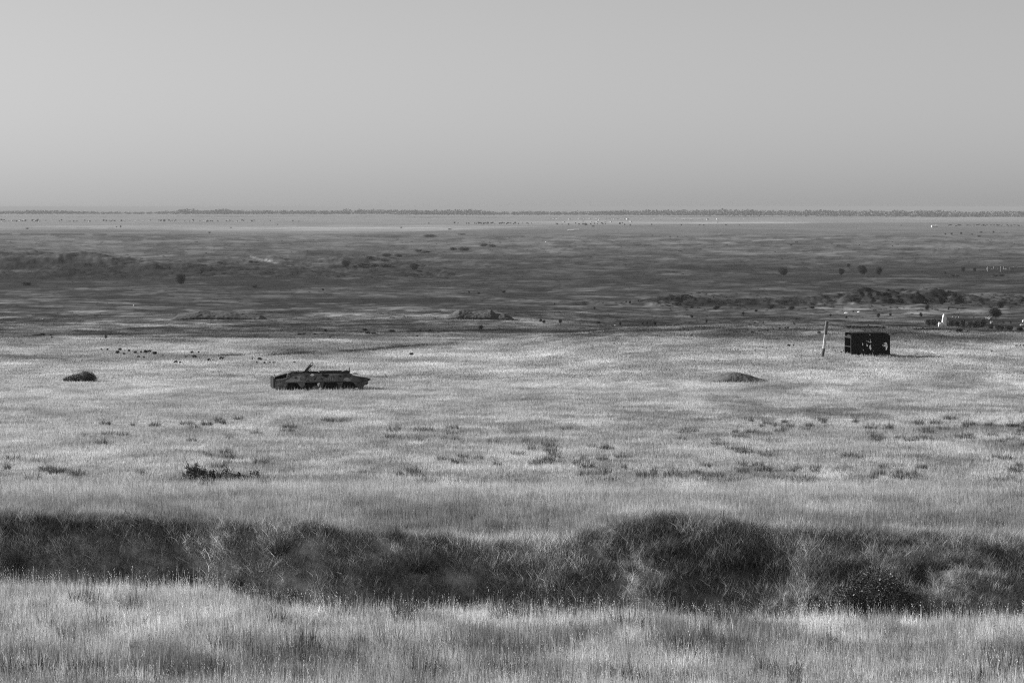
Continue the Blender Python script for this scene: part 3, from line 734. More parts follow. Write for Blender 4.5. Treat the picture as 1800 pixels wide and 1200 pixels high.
    hp.add([p0 - u * .05 + Vector((0, .03, 0)), p0 + u * .08 + Vector((0, .03, 0)), p0 + (p1 - p0) * .8 + u * .08 + Vector((0, .03, 0)), p0 + (p1 - p0) * .8 - u * .05 + Vector((0, .03, 0)),
            p0 - u * .05 + Vector((0, .05, 0)), p0 + u * .08 + Vector((0, .05, 0)), p0 + (p1 - p0) * .8 + u * .08 + Vector((0, .05, 0)), p0 + (p1 - p0) * .8 - u * .05 + Vector((0, .05, 0))],
           [(0, 1, 2, 3), (7, 6, 5, 4), (0, 4, 5, 1), (1, 5, 6, 2), (2, 6, 7, 3), (3, 7, 4, 0)])
    hpo = hp.build("raised_hatch_arm", M['rust'], rt)
    q = MB().tube([(sq(539.5), CY, sz(656)), (sq(547.3), CY, sz(651.2))], .03, 6).tube([(sq(541.5), CY, sz(656)), (sq(547.6), CY, sz(654.4))], .025, 6).tube([(sq(547.4), CY, sz(651.0)), (sq(547.8), CY, sz(655.2))], .02, 5)
    q.build("hatch_hinge", M['rustdark'], hpo)
    for px_, h_, w_ in ((519, 1.2, 3), (529, .8, 5), (555, 1.0, 4), (562, 1.6, 2), (585, 1.1, 3), (593, 1.7, 2.4), (598, 1.0, 4)):   # torn lips along the roof edge
        MB().prism([(sq(px_), sz(656.6)), (sq(px_ + w_), sz(656.6)), (sq(px_ + w_ * .8), sz(656 - h_ * .6)), (sq(px_ + w_ * .45), sz(655.6 - h_)), (sq(px_ + w_ * .15), sz(655.8 - h_ * .4))], CY - .5, CY - .44).build("torn_plate", M['rustdark'], rt)
    MB().tube([(sq(525), CY, sz(656)), (sq(525.2), CY, sz(652.4))], .03, 6).build("vent_stub", M['rustdark'], rt)
    MB().prism([(sq(600), sz(656)), (sq(603.6), sz(654.2)), (sq(607), sz(653.0)), (sq(611.5), sz(652.8)), (sq(614), sz(654.4)), (sq(615), sz(656.2))], CY - .5, CY - .05).build("hatch_cover", M['rust'], rt, .02)
    MB().prism([(sq(570.5), sz(656)), (sq(574), sz(654.4)), (sq(577), sz(654.4)), (sq(579), sz(656))], CY - .3, CY + .1).build("hatch_cover", M['rustdark'], rt, .01)
    MB().prism([(sq(614.3), sz(657)), (sq(616.6), sz(657)), (sq(615.9), sz(650)), (sq(615.0), sz(646.4)), (sq(614.2), sz(647.5)), (sq(613.8), sz(649.2)), (sq(614.4), sz(652))], CY - .35, CY - .18).build("open_hatch_lid", M['rust'], rt, .01)
    for a_, b_ in (((619, 659.6), (630, 657.2)), ((622, 660.6), (632.5, 659.2))):
        MB().tube([(sq(a_[0]), CY - .3, sz(a_[1])), (sq(b_[0]), CY - .3, sz(b_[1]))], .026, 5).build("bent_rod", M['rust'], rt)
    for a_, b_ in ((645.5, 677.6), (642.6, 680.6), (644, 678.5)):
        MB().tube([(sq(a_), CY - .9, sz(b_ - 3.5)), (sq(a_ + .2), CY - .9, sz(b_))], [.05, .02], 5).build("tow_hook", M['rustdark'], rt)
    MB().prism([(sq(647.5), sz(667)), (sq(652.2), sz(669.2)), (sq(650.6), sz(670.6)), (sq(646.5), sz(671.5))], CY - .9, CY + .9).build("nose_edge", M['rustdark'], rt, .01)
    MB().prism([(sq(632), sz(665.6)), (sq(641), sz(666.4)), (sq(640.4), sz(667.4)), (sq(632.4), sz(666.9))], CY - 1.12, CY - .85).build("driver_slot", M['rustdark'], rt)
carrier()

# ---------------------------------------------------------------- burnt lorry box
def lorry_box():
    gx, gy, gz = ground(1496.5, 624.2)
    K = gy / F; TH = RAD(10)
    CT = .964; rt = empty("lorry_body", (gx, gy, gz - .03), TH)
    tag(rt, "charred black lorry box body shot full of ragged holes, standing upright in bright grass", "truck body")
    Lg, W, Hh = (1564.2 - 1496.5) * K / CT, 2.05, 39.0 * K
    sx = lambda p: (p - 1496.5) * K / CT
    sz = lambda p: (624.2 - p) * K
    def wall(name, inside, y, holes_extra=0.0):
        nx, nz = 170, 96; q = MB(); idm = {}
        def vid(i, k):
            if (i, k) not in idm: idm[(i, k)] = len(q.v); q.v.append((i / nx * Lg, y, k / nz * Hh))
            return idm[(i, k)]
        for i in range(nx):
            for k in range(nz):
                x = (i + .5) / nx * Lg; z = (k + .5) / nz * Hh
                if inside(1496.5 + x * CT / K, 624.2 - z / K): continue
                q.f.append((vid(i, k), vid(i + 1, k), vid(i + 1, k + 1), vid(i, k + 1)))
        o = q.build(name, M['soot'], rt); m_ = o.modifiers.new("plate", 'SOLIDIFY'); m_.thickness = .02
        return o
    def pip(x, y, P):
        c = False; j = len(P) - 1
        for i in range(len(P)):
            if (P[i][1] > y) != (P[j][1] > y) and x < (P[j][0] - P[i][0]) * (y - P[i][1]) / (P[j][1] - P[i][1]) + P[i][0]: c = not c
            j = i
        return c
    cv = lambda pts: [(1480 + a / 20, 570 + b / 20) for a, b in pts]
    holes = [cv(h) for h in (
        [(1535, 625), (1560, 625), (1598, 700), (1608, 790), (1570, 905), (1535, 895), (1548, 850), (1530, 765), (1475, 785), (1450, 760), (1415, 745), (1430, 705), (1465, 690), (1500, 720), (1525, 725), (1490, 670), (1455, 630), (1510, 650)],
        [(985, 480), (1005, 530), (1012, 590), (1045, 610), (1010, 645), (975, 640), (965, 615), (995, 595), (985, 560)],
        [(1005, 690), (1025, 740), (1028, 850), (1015, 905), (985, 860), (950, 820), (975, 775), (950, 735), (990, 735)],
        [(865, 650), (890, 700), (920, 740), (895, 775), (862, 755)], [(900, 570), (935, 575), (940, 620), (915, 625)], [(862, 550), (885, 565), (880, 600), (862, 580)],
        [(728, 630), (748, 690), (740, 740), (718, 730), (708, 695)], [(748, 860), (765, 915), (738, 925)], [(935, 320), (990, 318), (998, 370), (975, 385)],
        [(1085, 700), (1098, 720), (1095, 760), (1083, 740)], [(1040, 760), (1050, 765), (1048, 780), (1040, 778)], [(1095, 905), (1108, 915), (1105, 940)])]
    def front(x, y):
        if x > 1558 and y < 586.2 + (x - 1558) * .75 + .0: return True             # rounded upper corner
        return any(pip(x, y, h) for h in holes)
    def back(x, y):                                     # the far wall is mostly torn away behind the holes
        if x > 1558 and y < 586.2 + (x - 1558) * .75: return True
        X, Y = x, y
        return (1521 < X < 1549 and 583 < Y < 618.5) or (X > 1553 and 597 < Y < 618.5)
    wall("side_panel", front, 0)
    wall("side_panel", back, W)
    # roof with the rounded right shoulder, torn open at the left end
    zt = sz(585.2); xr = sx(1557)
    MB().add([(sx(1498), .0, zt), (xr, 0, zt), (xr, W, zt), (sx(1503), W, zt), (sx(1498), 0, zt + .03), (xr, 0, zt + .03), (xr, W, zt + .03), (sx(1503), W, zt + .03)],
             [(0, 1, 2, 3), (7, 6, 5, 4), (0, 4, 5, 1), (1, 5, 6, 2), (2, 6, 7, 3), (3, 7, 4, 0)]).build("roof", M['soot'], rt)
    MB().prism([(xr, zt + .03), (sx(1560.5), sz(586.3)), (sx(1563), sz(589.6)), (sx(1563), sz(590.2)), (sx(1560), sz(587.4)), (xr, zt - .02)], 0.0, W).build("roof_shoulder", M['soot'], rt)
    q = MB().box(Lg - .02, Lg + .03, 0, .35, 0, sz(589.8)).box(Lg - .02, Lg + .03, W - .08, W, 0, sz(589.8)).box(Lg - .02, Lg + .03, .35, W - .08, 0, sz(619)).box(Lg - .02, Lg + .03, .35, W - .08, sz(598), sz(589.8))
    q.build("end_wall", M['soot'], rt)
    # left end: posts, rail and two dark openings
    q = MB().box(-.04, .04, -.03, .14, 0, sz(588.5)).box(-.04, .04, W - .10, W + .03, 0, sz(592)).box(-.035, .035, .14, W - .10, sz(594.2), sz(591.6))
    q.box(-.035, .035, .14, W - .10, sz(609.8), sz(608.0)).box(-.035, .035, .14, W - .10, 0, sz(622.6))
    q.build("end_frame", M['sootframe'], rt, .008)
    MB().prism([(.02, sz(593)), (.30, sz(590.5)), (.42, sz(588.0)), (.60, sz(590.0)), (.86, sz(587.0)), (1.0, sz(589.8)), (1.3, sz(589.0)), (1.5, sz(591.2)), (1.8, sz(590.4)), (W + .12, sz(592.8)), (W, sz(594))], -.02, .02, 'x').build("torn_roof_edge", M['sootframe'], rt)
    MB().tube([(-.02, W * .1, sz(589)), (.03, W * .5, sz(587.4)), (.12, W * .8, sz(589.6))], .02, 5).build("bent_strip", M['sootframe'], rt)
    MB().box(0, Lg, 0, W, .0, .05).build("floor", M['soot'], rt)
    for px_ in (1507.5, 1518, 1532, 1545.5):
        MB().box(sx(px_), sx(px_) + .05, -.028, -.012, .05, sz(589)).build("rib", M['soot'], rt)
    MB().box(sx(1499), sx(1562), -.03, -.012, sz(587.6), sz(586.4)).build("cant_rail", M['soot'], rt)
    MB().tube([(sx(1518.4), .3, sz(585.5)), (sx(1526.8), .3, sz(572.2))], .022, 5).tube([(sx(1526.3), .3, sz(572.9)), (sx(1528.6), .3, sz(569.4))], [.05, .035], 6).build("bent_aerial", M['soot'], rt)
    # sheet lying by the right corner: a loose thing
    x, y, z = ground(1563.5, 623.4)
    o = empty("metal_sheet", (x, y, z + .06), .2)
    MB().prism([(-.35, 0), (.1, .06), (.62, .02), (.6, -.02), (.1, .02), (-.34, -.04)], -.25, .3).build("sheet", M['rustlight'], o)
    tag(o, "small bent metal sheet in the grass at the right corner of the black box", "scrap metal")
lorry_box()

# ---------------------------------------------------------------- leaning pole
def pole():
    gx, gy, gz = ground(1445.2, 627.8); K = gy / F
    rt = empty("leaning_pole", (gx, gy, gz))
    tag(rt, "short thick wooden pole leaning right, bare in the middle, left of the black box", "pole")
    dx = (1454.2 - 1445.2) * K; H = (627.8 - 564.7) * K
    def at(t): return Vector((dx * t + .03 * math.sin(t * 5), .02 * math.cos(t * 4), H * t))
    def seg(name, a, b, m, r0, r1, jag=0):
        q = MB(); n = 11; k = 10
        for j in range(k + 1):
            t = a + (b - a) * j / k; c = at(t); r = r0 + (r1 - r0) * j / k
            for i in range(n):
                an = 2 * math.pi * i / n
                rr = r * (1 + .09 * math.sin(3 * an + 4 * t) + random.uniform(-.05, .05))
                zj = random.uniform(-jag, jag) if j in (0, k) else 0
                q.v.append((c.x + math.cos(an) * rr, c.y + math.sin(an) * rr, c.z + zj))
        for j in range(k):
            for i in range(n): a_ = j * n + i; b_ = j * n + (i + 1) % n; q.f.append((a_, b_, b_ + n, a_ + n))
        q.f.append(tuple(range(n - 1, -1, -1))); q.f.append(tuple(k * n + i for i in range(n)))
        return q.build(name, m, rt)
    seg("shaft", -.06, 1.0, M['wood'], .120, .150, .04)
    seg("bare_section", .22, .62, M['woodbare'], .138, .150, .05)
    seg("tarred_foot", -.05, .24, M['wooddark'], .138, .145, .05)
    p0, p1 = at(.62), at(.99)
    MB().prism([(p0.x + .02, p0.z), (p0.x + .10, p0.z + .05), (p1.x + .09, p1.z + .05), (p1.x + .07, p1.z + .02), (p1.x - .03, p1.z - .1)], -.158, -.11).build("split_face", M['wooddark'], rt)
pole()

# ---------------------------------------------------------------- mounds (ground forms)
def mound(name, px, py, wpx, hpx, m, prof_pts, dep, seed, label, grain=.05):
    gx, gy, gz = ground(px, py); K = gy / F
    W_, Hh = wpx * K, hpx * K * 1.04
    nx, ny = 150, 60
    u = np.linspace(0, 1, nx); v = np.linspace(0, 1, ny)
    U, Vv = np.meshgrid(u, v)
    top = np.interp(U, [p[0] for p in prof_pts], [p[1] for p in prof_pts])
    Z = Hh * top * np.sin(np.pi * np.clip(Vv, 0, 1)) ** .62
    X = gx + (U - .5) * W_; Y = gy + Vv * dep
    Z = Z * (1 + .12 * (fbm(X / (Hh * .9), Y / (Hh * .8), seed, 4) - .5) * 2) + grain * (fbm(X / .35, Y / .35, seed + 3, 2) - .5) * (top > .02)
    G = zg(X, Y)
    edge = (U < .02) | (U > .98) | (Vv < .02) | (Vv > .98)
    Z = np.where(edge, -.25, Z - .02) + np.maximum(G, gz * 0 + G)
    ii = np.arange(nx * ny).reshape(ny, nx)
    Fc = np.stack([ii[:-1, :-1], ii[:-1, 1:], ii[1:, 1:], ii[1:, :-1]], -1).reshape(-1, 4)
    me = np_mesh(name, np.stack([X, Y, Z], -1).reshape(-1, 3), Fc, smooth=True)
    o = link(name, me, m); tag(o, label, "mound", kind='structure'); return o
mound("earth_mound", 1294, 672.5, 126, 15.5, M['earth'], [(0, 0), (.1, .2), (.2, .45), (.3, .75), (.4, .96), (.48, 1), (.58, .93), (.7, .66), (.82, .36), (.92, .15), (1, 0)], 3.4, 5, "low dark bare earth mound in the bright grass left of the leaning pole")
mound("spoil_bank", 381, 562, 172, 15, M['earthfar'], [(0, 0), (.08, .55), (.18, .8), (.3, 1), (.45, .85), (.6, .9), (.78, .62), (.93, .45), (1, 0)], 9, 6, "long flat-topped spoil bank on the left flats", .1)
mound("spoil_bank", 842, 562, 128, 16, M['earthfar'], [(0, 0), (.1, .45), (.22, .95), (.4, .75), (.55, .9), (.66, 1.0), (.74, .6), (.85, .62), (.95, .25), (1, 0)], 9, 8, "lumpy spoil bank near the centre of the flats", .15)

# ---------------------------------------------------------------- shrubs, trees: prototypes and copies
def put(name, me_parts, px, py, wpx, hpx, label, cat, group=None, proto_w=1.0, proto_h=1.0, sink=.02, depth=None):
    """place a plant so that its foot stands on the ground seen at (px, py); me_parts = [(child name, mesh)]"""
    gx, gy, gz = ground(px, py)
    K = gy / F; w, h = wpx * K / proto_w, hpx * K / proto_h
    if len(me_parts) == 1:
        o = link(name, me_parts[0][1])
    else:
        o = bpy.data.objects.new(name, None); COL.objects.link(o); o.empty_display_size = .2
        for cn, cm in me_parts: link(cn, cm, None, o)
    o.location = (gx, gy + (depth if depth is not None else w * proto_w * .3), zg(np.array([gx]), np.array([gy + (w * proto_w * .3 if depth is None else depth)]))[0] - sink * h)
    o.scale = (w, min(w, max(h, w) * 1.6), h)
    o.rotation_euler[2] = random.choice([0, math.pi])
    tag(o, label, cat, group); return o
TREES = []
for k, (n, th) in enumerate(((7, .16), (6, .10), (8, .2), (6, .06))):
    lb = ellip_lobes(60 + k, 1.0, 1.0, n, th)
    cm = leafmesh("crown", 5200, lb, .055, 70 + k, shade=(.55, 1.5)); cm.materials.append(M['tree'])
    tr = limbs(lb, th + .22, .035, 80 + k, 9)
    to = tr.build("trunk", M['bark']); tm = to.data; bpy.data.objects.remove(to)
    TREES.append((("trunk", tm), ("crown", cm)))
SHR = []
for k in range(5):
    lb = ellip_lobes(160 + k, 1.0, 1.0, 5, 0)
    sm = leafmesh("shrub", 1900, lb, .085, 170 + k, shade=(.5, 1.6)); sm.materials.append(M['shrub']); SHR.append((("foliage", sm),))
def tree(k, px, py, w, h, label, group=None): return put("tree", TREES[k % 4], px, py, w, h, label, "tree", group)
tree(0, 1377, 485.5, 21, 16, "wide low tree alone at the left end of the row on the dark plain")
tree(1, 1479.5, 484.5, 14, 13, "small round tree left of the tall pair on the dark plain")
tree(3, 1491.5, 470.5, 7, 7, "tiny round tree standing behind the row on the dark plain")
tree(2, 1517.5, 485, 20, 19, "tallest rounded tree of the row on the dark plain")
tree(0, 1545.5, 485, 15, 16.5, "upright tree at the right end of the row on the dark plain")
tree(1, 1693, 478.5, 9, 9, "small bushy tree left of the roofless ruins", )
tree(3, 1713.5, 477.5, 6.5, 7, "smaller thin tree just left of the roofless ruins")
tree(3, 316.5, 501, 20, 19, "dark dense round tree at the foot of the left hills")
tree(1, 608, 471, 19, 13, "dark bushy tree at the left end of the dark hedge bank")
tree(0, 727.5, 475.5, 19, 13.5, "round tree leaning right, alone beyond the hedge bank")
tree(2, 1752, 560, 27, 19, "large dark spreading bush-tree above the white ruin stones at right")
def shrub(px, py, w, h, label, group=None, k=None):
    if w > 3.6 * h and w > 12:
        n = max(2, int(w / (2.6 * h)))
        for q in range(n):
            put("shrub", SHR[random.randrange(5)], px - w / 2 + w * (q + .5) / n + random.uniform(-1, 1), py + random.uniform(-.8, .5), w / n * random.uniform(.9, 1.6), h * random.uniform(.55, 1.05), label, "shrub", group)
        return
    return put("shrub", SHR[(k if k is not None else random.randrange(5))], px, py, w, h, label, "shrub", group)
# two-lobed round bush left of the carrier
def round_bush():
    gx, gy, gz = ground(141, 671.5); K = gy / F
    rt = empty("round_bush", (gx, gy + .5, gz))
    tag(rt, "dark round two-lobed bush alone in the bright grass left of the armoured carrier", "bush")
    lb = [(-19 * K, 0, 5 * K, 10 * K, .6, 6 * K), (-9 * K, .1, 7 * K, 10 * K, .7, 8 * K), (5 * K, 0, 9 * K, 13 * K, .8, 10.5 * K), (12 * K, .1, 9 * K, 12 * K, .7, 10 * K), (20 * K, 0, 6 * K, 8 * K, .5, 7.5 * K), (-27 * K, 0, 3 * K, 6 * K, .4, 4 * K)]
    V, Fq_, S = leafcloud(5200, lb, .085, 31, shade=(.4, 2.6)); me = np_mesh("foliage", V, Fq_, {"shade": S}); link("foliage", me, M['shrub'], rt)
    V, Fq_, S = join([tuple(b + (np.array([l[0], l[1], 0]) if i == 0 else 0) for i, b in enumerate(blades(150, l[3] * .9, l[2] + l[5] * .95, .014, .75, 900 + j, dome=True, bow=.3, sh=(.8, 3.0)))) for j, l in enumerate(lb)])
    link("stems", np_mesh("stems", V, Fq_, {"shade": S}), M['shrub'], rt)
round_bush()
# weedy shrub line in the left field
def leafy_weeds():
    gx, gy, gz = ground(385, 850); K = gy / F
    rt = empty("weed_thicket", (gx, gy, gz)); tag(rt, "low dark leafy thicket in the left field between the round bush and the gully", "shrub")
    r = random.Random(3); P = []; LB = []
    for i in range(58):
        u = r.random() ** 1.3; x = (-58 + 112 * u) * K; y = (u * 1.9 + r.uniform(-.25, .5)); h = r.choice([.28, .4, .5, .6, .95]) * r.uniform(.8, 1.1) * (1 - .45 * u) * min(1, .4 + u * 6)
        z = float(zg(np.array([gx + x]), np.array([gy + y]))[0]) - gz
        v, f, s = blades(16, .10, h, .030, .55, 500 + i, dome=True, bow=.5, sh=(.5, 2.0)); P.append((v + np.array([x, y, z]), f, s))
        for q in range(2): LB.append((x + r.uniform(-.15, .15), y + r.uniform(-.1, .1), z + h * .42, .17, .17, h * .48))
    V, Fc, S = join(P); link("stems", np_mesh("stems", V, Fc, {"shade": S}), M['weed'], rt)
    V, Fc, S = leafcloud(5200, LB, .10, 41, shade=(.4, 1.7)); link("foliage", np_mesh("foliage", V, Fc, {"shade": S}), M['weed'], rt)
leafy_weeds()
# bramble at the near lip of the gully
def bramble():
    gx, gy, gz = ground(1530, 1090); K = gy / F
    rt = empty("bramble_bush", (gx, gy + .35, gz - .12)); tag(rt, "large dark glossy-leaved bramble bush on the near lip of the gully at right", "bush")
    w = K
    lb = [(-62 * w, 0, 22 * w, 36 * w, .5, 20 * w), (-30 * w, .1, 30 * w, 36 * w, .6, 28 * w), (5 * w, 0, 44 * w, 40 * w, .7, 42 * w), (35 * w, .1, 38 * w, 34 * w, .6, 36 * w), (62 * w, 0, 22 * w, 26 * w, .5, 22 * w), (-88 * w, 0, 24 * w, 14 * w, .3, 18 * w), (80 * w, 0, 12 * w, 24 * w, .4, 14 * w)]
    lb = [tuple(q * 1.12 for q in l) for l in lb]; V, Fc, S = leafcloud(12000, lb, .062, 51, shade=(.2, 1.2))
    k = np.random.default_rng(5).uniform(0, 1, len(Fc)) < .09
    S = S.reshape(-1, 4); S[k] *= 2.8; S = S.ravel()
    link("foliage", np_mesh("foliage", V, Fc, {"shade": S}), M['leafy'], rt)
    q = MB(); r = random.Random(9)
    for i in range(34):
        x0 = r.uniform(-60, 60) * w; a = r.uniform(-1.1, .8); L_ = r.uniform(.5, 1.05)
        q.tube([(x0, r.uniform(-.3, .3), -.1), (x0 + math.sin(a) * L_ * .4, r.uniform(-.3, .3), L_ * .5), (x0 + math.sin(a) * L_ * .9, r.uniform(-.4, .3), L_ * (.95 - .3 * abs(a)))], [.010, .007, .003], 4)
    q.build("canes", M['bark'], rt)
bramble()
# dead tall stems above the bramble
gx, gy, gz = ground(1541, 1040); q = MB()
for i in range(7):
    x0 = random.uniform(-.12, .12); q.tube([(x0, 0, -.1), (x0 + random.uniform(-.1, .02), 0, .6), (x0 + random.uniform(-.22, .0), random.uniform(-.1, .1), random.uniform(.95, 1.45))], [.007, .005, .003], 4)
o = q.build("dead_stalks", M['woodbare']); o.location = (gx, gy, gz); tag(o, "few tall pale dead stalks standing behind the bramble bush", "plant")
# tussocks on and below the gully bank
TUS = []
for k in range(3):
    a = blades(620, .16, .95, .012, 1.05, 700 + k, dome=True, bow=.45, sh=(.5, 1.9)); b = blades(160, .14, 1.05, .007, .9, 710 + k, dome=True, bow=.5, sh=(2.0, 4.5))
    V, Fc, S = join([a, b]); me = np_mesh("tussock", V, Fc, {"shade": S}); me.materials.append(M['weed']); TUS.append(me)
def tussock(px, py, w, h, label, group=None):
    gx, gy, gz = ground(px, py); K = gy / F
    o = link("grass_tussock", random.choice(TUS)); o.location = (gx, gy, gz - .05); h = max(h, .34 / K) if py > 1080 else h; o.scale = (w * K / 1.5, min(w, h * 1.3) * K / 1.5, h * K / .95); o.rotation_euler = (0, 0, random.uniform(-.5, .5))
    tag(o, label, "tussock", group)
for px, py, w, h, lb in ((490, 985, 62, 55, "big dark spiky grass tussock high on the left part of the gully bank"), (306, 1046, 58, 42, "dark tussock at the foot of the bank, left of its twin"), (342, 1034, 42, 36, "dark tussock at the foot of the bank, right of its twin"),
                         (418, 1030, 40, 28, "small dark tussock at the foot of the bank above the sunlit grass"), (738, 1010, 78, 52, "wide arching dark tussock in the middle of the gully bank"), (1606, 1012, 46, 36, "dark tussock in a hollow of the right bank"),
                         (1645, 1002, 48, 28, "broad dark tussock right of the bank hollow"), (1700, 1000, 36, 24, "small dark tussock on the right bank"), (1330, 1000, 44, 22, "flat dark tussock under the hump of the right bank"),
                         (1178, 975, 40, 26, "dark tussock under the middle hump of the bank"), (28, 1010, 60, 40, "dark tussock at the left frame edge under the bank"), (980, 1045, 46, 30, "dark tussock low in the central gully"),
                         (1052, 1094, 58, 18, "flat dark tussock in the sunlit grass on the near lip"), (500, 1072, 80, 24, "dark flattened tussock in the notch of the near lip"), (860, 1178, 56, 24, "dark tuft in the bottom foreground grass, right of two"),
                         (535, 1200, 50, 30, "dark tuft at the bottom edge left of centre"), (145, 1192, 34, 22, "small dark tuft in the lower left foreground grass"), (1515, 945, 90, 22, "darker grass clump on the bank top at right")):
    tussock(px, py, w, h, lb)

# scattered dark weeds in the open field
WE = []
for k in range(4):
    a = blades(170, .5, .62, .036, .8, 800 + k, dome=True, bow=.5, sh=(.6, 1.9)); V, Fc, S = join([a, blades(120, .62, .40, .06, 1.0, 810 + k, sh=(.4, 1.5))]); me = np_mesh("weed_tuft", V, Fc, {"shade": S}); me.materials.append(M['weed']); WE.append(me)
def weed(px, py, w, h, label, group=None):
    gx, gy, gz = ground(px, py); K = gy / F
    o = link("weed_tuft", random.choice(WE)); o.location = (gx, gy, gz - .02); o.scale = (w * K / 1.5, w * K / 1.5, max(h * K, .30) / .62); o.rotation_euler = (0, 0, random.uniform(0, 6.28))
    tag(o, label, "weed", group)
weed(92, 834, 22, 12, "dark weed clump left of the low thicket"); weed(112, 833, 22, 8, "flat weed clump beside the dark one at left")
weed(812, 763, 14, 7, "compact dark weed tuft in the middle of the field, left of two"); weed(995, 757, 22, 9, "compact dark weed tuft in the middle of the field, right of two"); weed(967, 797, 19, 10, "dark weed tuft just below the two compact ones")
weed(148, 768, 14, 9, "small spiky weed above the left thicket"); weed(278, 858, 18, 8, "weed tuft just left of the low thicket")
rw = random.Random(21); nW = 0
for i in range(900):
    if nW >= 230: break
    px, py = rw.uniform(-10, 1810), rw.uniform(738, 862)
    if rw.random() > .35 + .65 * (px / 1800): continue
    if float(fbm(np.array([px / 120.]), np.array([py / 22.]), 97, 3)[0]) < .50: continue
    s = (py - 500) / 300
    weed(px, py, rw.uniform(12, 36) * s, rw.uniform(7, 13) * s, "low dark weed tuft scattered in the pale field below the wrecks", "weed tufts in the open field"); nW += 1
G0 = "dark tufts in the foreground grass"
rf_ = random.Random(33); nT = 0
for i in range(400):
    if nT >= 46: break
    px, py = rf_.uniform(-10, 1810), rf_.uniform(1092, 1215) if rf_.random() < .8 else rf_.uniform(1060, 1100)
    if py < 1092 and px > 330: continue
    if float(fbm(np.array([px / 150.]), np.array([py / 40.]), 94, 3)[0]) < .50: continue
    gx, gy, gz = ground(px, py); K = gy / F
    o = link("grass_tuft", rf_.choice(WE)); o.location = (gx, gy, gz - .02); w_ = rf_.uniform(26, 70) * K / 1.3
    o.scale = (w_, w_ * .8, rf_.uniform(.36, .52) / .62); o.rotation_euler = (0, 0, rf_.uniform(0, 6.28)); tag(o, "dark tuft in the foreground grass", "tussock", G0); nT += 1
# small shrubs: near left slope, right slope, valley
G1 = "small dark shrubs on the slope above the round bush"
for px, py, w in ((178, 615, 5), (189, 615, 5), (210, 616, 9), (227, 617, 6), (207, 621, 10), (218, 623, 6), (237, 621, 9), (248, 620, 6), (256, 620, 12), (263, 619, 9), (271, 623, 12), (244, 629, 8), (253, 629.5, 6), (286, 626, 3.5), (309, 638, 10), (317, 638, 6), (327, 628, 6), (341, 629, 12), (337, 621, 7), (349, 621, 5), (367, 634, 9), (389, 632, 11)):
    shrub(px, py + .8, w, w * .38 + 1.6, "small dark shrub on the grassy slope above the round bush", G1)
G1b = "small shrubs just above the carrier"
for px, py, w in ((451, 638.5, 6), (465, 638.8, 6), (474, 638, 5), (482, 639, 6), (517, 638, 6), (456, 633, 11), (444, 632, 5)):
    shrub(px, py + .5, w, w * .4 + 1.4, "tiny dark shrub in the grass above the carrier's rear", G1b)
G2 = "row of low shrubs behind the black box body"
r_ = random.Random(4)
for i in range(34):
    px = 1489 + i * 2.05 + r_.uniform(-.8, .8); shrub(px, 577 + r_.uniform(-.8, 1.8), r_.uniform(4, 7), r_.uniform(3, 5), "low shrub in the row on the ridge behind the black box body", G2)
G3 = "row of low shrubs on the ridge at right"
for i in range(20):
    px = 1606 + i * 2.6 + r_.uniform(-.8, .8); shrub(px, 580 + r_.uniform(-.6, .8), r_.uniform(3.5, 6), r_.uniform(2.2, 4), "low shrub in the row on the ridge left of the white ruin pillar", G3)
G4 = "single small shrubs on the right slope"
for px, py, w in ((1463, 618, 4), (1468, 618, 4), (1479, 620, 5), (1484, 618, 5), (1440, 586, 8), (1570, 588, 7), (1575, 587, 5), (1587, 586, 5), (1592, 602, 6), (1603, 586, 4), (1608, 586, 5), (1613, 586, 4), (1688, 584, 18), (1670, 585, 4), (1701, 583, 4), (1592, 602, 5), (1787, 609, 6), (1794, 608, 4), (1799, 609, 5), (1743, 618, 6),
                  (1327, 568.5, 5), (1342, 568, 4), (1318, 572, 5), (1323, 586, 9), (1334, 583, 4), (1349, 582, 5), (1359, 580, 5), (1371, 579, 6), (1385, 577, 5), (1380, 577.5, 4), (1396, 570.5, 5), (1080, 605, 3), (1215, 592, 7), (1041, 614, 3), (1340, 611, 3), (1347, 612, 3), (1387, 609, 8), (1195, 581, 4), (1203, 580, 4), (1210, 582, 4), (1093, 605, 3), (723, 624, 10), (1395, 608, 4)):
    shrub(px, py + .5, w, w * .3 + 1.8, "single small dark shrub on the right-hand grassy slope", G4)
G5 = "scattered shrubs of the valley floor"
